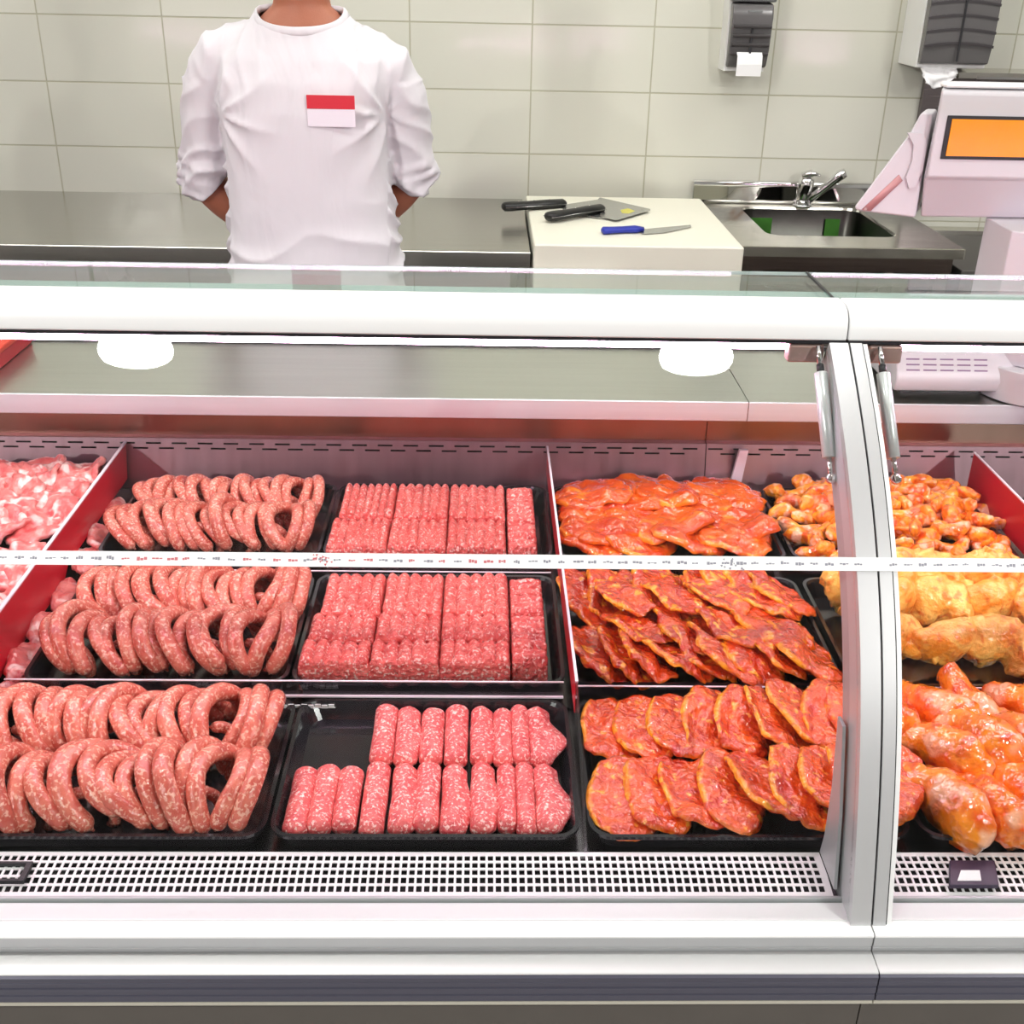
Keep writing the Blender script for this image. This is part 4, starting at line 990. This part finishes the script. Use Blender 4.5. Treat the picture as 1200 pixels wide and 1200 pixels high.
# torso, neck, head, legs of the body itself
loft(bm, [(px, py, .86, .165, .105, 2.2), (px, py, 1.0, .158, .100, 2.2), (px, py, 1.15, .150, .098, 2.2), (px, py, 1.30, .160, .105, 2.2), (px, py, 1.42, .165, .095, 2.2), (px, py+.005, 1.50, .12, .07, 2), (px, py+.01, 1.545, .066, .062, 2)])
tube([(px, py+.012, 1.50), (px, py+.008, 1.56), (px, py-.002, 1.63), (px, py-.004, 1.68)], [.066, .060, .057, .060], 24, bm)
ellip((px, py-.010, 1.742), (.076, .096, .118), bm, 28, 20); ellip((px, py-.042, 1.685), (.056, .056, .055), bm)
tube([(px, py-.100, 1.755), (px, py-.112, 1.735), (px, py-.122, 1.712), (px, py-.104, 1.705)], [.008, .010, .014, .010], 10, bm)
ellip((px, py-.096, 1.683), (.026, .012, .008), bm); 
for s in (-1, 1):
    ellip((px+s*.078, py+.006, 1.735), (.010, .020, .032), bm, 12, 8); ellip((px+s*.030, py-.092, 1.757), (.014, .010, .006), bm, 12, 8)
    tube([(px+s*.085, py, .90), (px+s*.095, py-.006, .50), (px+s*.10, py+.01, .10)], [.082, .058, .038], 16, bm)
    ellip((px+s*.105, py-.045, .05), (.044, .115, .04), bm, 14, 8)
for S_, E_, W_ in ((LS, LE, LW), (RS, RE, RW)):
    tube([S_, S_.lerp(E_, .5), E_], [.052, .050, .042], 18, bm); tube([E_, E_.lerp(W_, .25), E_.lerp(W_, .6), W_], [.042, .044, .036, .027], 18, bm)
    d = (W_-E_).normalized(); side = 1 if W_.x > E_.x else -1
    palm = W_+d*.045; tube([W_, W_+d*.02, palm, W_+d*.085], [(.020,.028), (.016,.036), (.014,.040), (.012,.036)], 14, bm, up=(0, 1, 0))
    acr = d.cross(Vector((0, 1, 0))).normalized()
    for q, ln in enumerate((.062, .072, .068, .052)):
        b_ = W_+d*.080+acr*(-.027+.018*q); tube([b_, b_+d*ln*.5+Vector((0, .006, 0)), b_+d*ln+Vector((0, -.006, 0))], [.0088, .0082, .0068], 8, bm)
    b_ = W_+d*.025+acr*.032; tube([b_, b_+d*.03+acr*.018, b_+d*.055+acr*.022], [.011, .010, .008], 8, bm)
remesh(bm, 'body', M['skin'], pt, .0052, 5)
# hair
bm = bmesh.new(); ellip((px, py+.012, 1.772), (.083, .096, .104), bm, 28, 18)
geom = [v for v in bm.verts if v.co.z < 1.745+(.055 if v.co.y < py-.03 else 0) and (v.co.y < py+.02 or v.co.z < 1.69)]
bmesh.ops.delete(bm, geom=geom, context='VERTS')
o = obj('hair', bm, M['hair'], pt, True); m_ = o.modifiers.new('s', 'SOLIDIFY'); m_.thickness = .012
# trousers
bm = bmesh.new(); loft(bm, [(px, py, .80, .172, .118, 2.2), (px, py, .95, .176, .118, 2.2), (px, py, 1.03, .166, .112, 2.2)])
for s in (-1, 1): tube([(px+s*.080, py, .86), (px+s*.092, py-.006, .50), (px+s*.098, py+.01, .09)], [.098, .078, .066], 20, bm)
remesh(bm, 'trousers', M['trousers'], pt, .008, 4)
for s in (-1, 1):
    bm = bmesh.new(); ellip((px+s*.105, py-.045, .048), (.052, .130, .047), bm, 18, 12); obj('shoe', bm, M['shoe'], pt, True)
# shirt
bm = bmesh.new()
loft(bm, [(px+.004, py, .930, .206, .138, 2.4), (px+.004, py, .975, .203, .136, 2.4), (px+.003, py, 1.06, .196, .131, 2.4), (px, py, 1.16, .186, .128, 2.5), (px-.004, py, 1.27, .181, .130, 2.6), (px-.006, py, 1.34, .186, .130, 2.7),
          (px-.002, py+.002, 1.40, .190, .122, 2.6), (px, py+.004, 1.445, .185, .108, 2.4), (px, py+.006, 1.485, .150, .092, 2.2), (px, py+.008, 1.520, .110, .083, 2.0), (px, py+.010, 1.548, .090, .078, 2.0)])
for S_, E_, W_, s in ((LS, LE, LW, -1), (RS, RE, RW, 1)):
    sh0 = Vector((px+s*.105, py+.008, 1.474))
    F0 = E_.lerp(W_, .16)
    tube([sh0, S_+Vector((0, 0, .004)), S_.lerp(E_, .25)+Vector((s*.014, 0, .004)), S_.lerp(E_, .5)+Vector((s*.010, 0, 0)), S_.lerp(E_, .8), E_+Vector((-s*.004, -.004, .006)), F0], [.050, .060, .062, .060, .058, .056, .052], 22, bm)
    # pushed-up sleeve folds
    for q, (f, rr_) in enumerate(((.74, .0615), (.83, .0625), (.92, .0615), (1.0, .060))):
        c0 = S_.lerp(E_, f); ax = (E_-S_).normalized(); ax = (ax+Vector((0, .25*(q-1), .3*((q % 2)-.5)))).normalized()
        tube([c0-ax*.011, c0-ax*.005, c0+ax*.005, c0+ax*.011], [rr_-.010, rr_, rr_, rr_-.010], 20, bm)
so = remesh(bm, 'shirt', M['shirt'], pt, .0058, 4, 'white long-sleeved cotton top with pushed-up sleeves')
# woven folds: creases fanning out of the armpits, pulled diagonals at the waist, bunched sleeves
from mathutils import kdtree
_me = so.data; _n = [v.normal.copy() for v in _me.vertices]; _o = Vector(pt.location)
def sm(x): x = max(0, min(1, x)); return x*x*(3-2*x)
def crease(x): x = x-math.floor(x); return (1-abs(2*x-1))**2.2
for v, nn in zip(_me.vertices, _n):
    p = v.co+_o; d = 0; lx = p.x-px
    arm = sm((abs(lx)-.178)/.03) if p.z < 1.40 else 0
    for s_ in (-1, 1):
        ax_, az_ = s_*.178, 1.335; dx, dz = lx-ax_, p.z-az_; r_ = sqrt(dx*dx+dz*dz)+1e-5; th = math.atan2(dz, -s_*dx)
        w_ = sm((r_-.005)/.03)*sm(1-r_/.20)*(1-arm)
        d += .0110*w_*(crease(th*1.35+.25*noise.noise(p*9)+s_*.2)-.3)
    if not arm:
        q_ = (p.z-.95)*9+lx*5.5*(1 if lx > 0 else -1)+.9*noise.noise(p*6)
        d += .0090*sm((1.20-p.z)/.14)*(crease(q_)-.3)*(.35+.65*sm(abs(lx)/.12))
        d += .0050*sm((p.z-1.36)/.06)*sm((abs(lx)-.06)/.05)*(crease(lx*22+.6*noise.noise(p*8))-.3)
        d += .0025*noise.noise(Vector((p.x*13, p.y*10, p.z*7)))
    else:
        s_ = 1 if lx > 0 else -1; q_ = p.z*17+lx*s_*14+(p.y-py)*5+1.1*noise.noise(p*8)
        d += (.0050+.0070*sm((1.29-p.z)/.08))*(crease(q_)-.35)
    v.co = v.co+nn*d
# open the cuffs, hem and neckline: remove caps
me = so.data; bm = bmesh.new(); bm.from_mesh(me)
def cutplane(p, n, keep_r):
    p = Vector(p)-Vector(pt.location); n = Vector(n).normalized()
    g = [v for v in bm.verts if (v.co-p).length < keep_r] ; gs = set(g)
    fs = [f for f in bm.faces if any(v in gs for v in f.verts)]; es = {e for f in fs for e in f.edges}; vs = {v for f in fs for v in f.verts}
    bmesh.ops.bisect_plane(bm, geom=list(vs)+list(es)+fs, plane_co=p, plane_no=n, clear_outer=False)
    kill = [v for v in bm.verts if (v.co-p).length < keep_r and (v.co-p).dot(n) > 1e-5]
    bmesh.ops.delete(bm, geom=kill, context='VERTS')
cutplane(LE.lerp(LW, .07), LW-LE, .085); cutplane(RE.lerp(RW, .07), RW-RE, .085)
nc = Vector((px, py-.03, 1.530)); cutplane(nc, (0, -.42, .9), .13)
cutplane((px, py, .940), (0, 0, -1), .3)
bm.to_mesh(me); bm.free()
for p in me.polygons: p.use_smooth = True
m_ = so.modifiers.new('t', 'SOLIDIFY'); m_.thickness = .003; m_.offset = -1
# collar band follows the neckline
bm = bmesh.new(); ring = []
n_ = Vector((0, -.42, .9)).normalized(); u_ = Vector((1, 0, 0)); v_ = n_.cross(u_)
bm2 = bmesh.new(); bm2.from_mesh(me); edge = [v.co+Vector(pt.location) for v in bm2.verts if v.is_boundary and v.co.z > 1.46]; bm2.free()
if len(edge) > 10:
    c = sum(edge, Vector())/len(edge); e2 = sorted(edge, key=lambda p: math.atan2((p-c).dot(v_), (p-c).dot(u_)))
    K = 48; R2 = []
    for k in range(K):
        a_ = -pi+2*pi*k/K; near = sorted(e2, key=lambda p: abs((math.atan2((p-c).dot(v_), (p-c).dot(u_))-a_+pi) % (2*pi)-pi))[:5]; R2.append(sum(near, Vector())/5)
    L = []
    for off, dz in ((.0015, -.013), (.0035, -.006), (.0030, .002), (-.001, .003), (-.001, -.012)):
        L.append([bm.verts.new(p+(p-c).normalized()*(off+(.010 if dz < -.004 and off > 0 else 0)*(-dz/.013))+n_*dz) for p in R2])
    for q in range(len(L)):
        A, B = L[q], L[(q+1) % len(L)]
        for k in range(K): bm.faces.new((A[k], A[(k+1) % K], B[(k+1) % K], B[k]))
    obj('collar', bm, M['shirt'], pt, True)
else: bm.free()
# badge
def onshirt(x, z):
    d = Vector((0, 1, 0)); ok, loc, nn, _ = so.ray_cast(Vector((x, py-.5, z))-Vector(pt.location), d); return (loc+Vector(pt.location)) if ok else Vector((x, py-.13, z))
tl = [atY(x, y, 2.51) for x, y in ((359,111),(415.5,112.5),(415,149),(360,149))]
x0, x1, z0, z1 = tl[0].x, tl[1].x, tl[2].z, tl[0].z
ys_ = [onshirt(x, z).y for x in (x0, x1) for z in (z0, z1)]; yb_ = min(ys_)-.002
bm = bx(x0, x1, yb_-.0015, yb_, z0, z0+(z1-z0)*.56); bd = obj('badge', bm, M['badge_white'], pt, bevel=.0004, label='plastic name badge with red band over white')
obj('badge_band', bx(x0-.0, x1+.0, yb_-.0019, yb_, z0+(z1-z0)*.57, z1), M['badge_red'], bd)
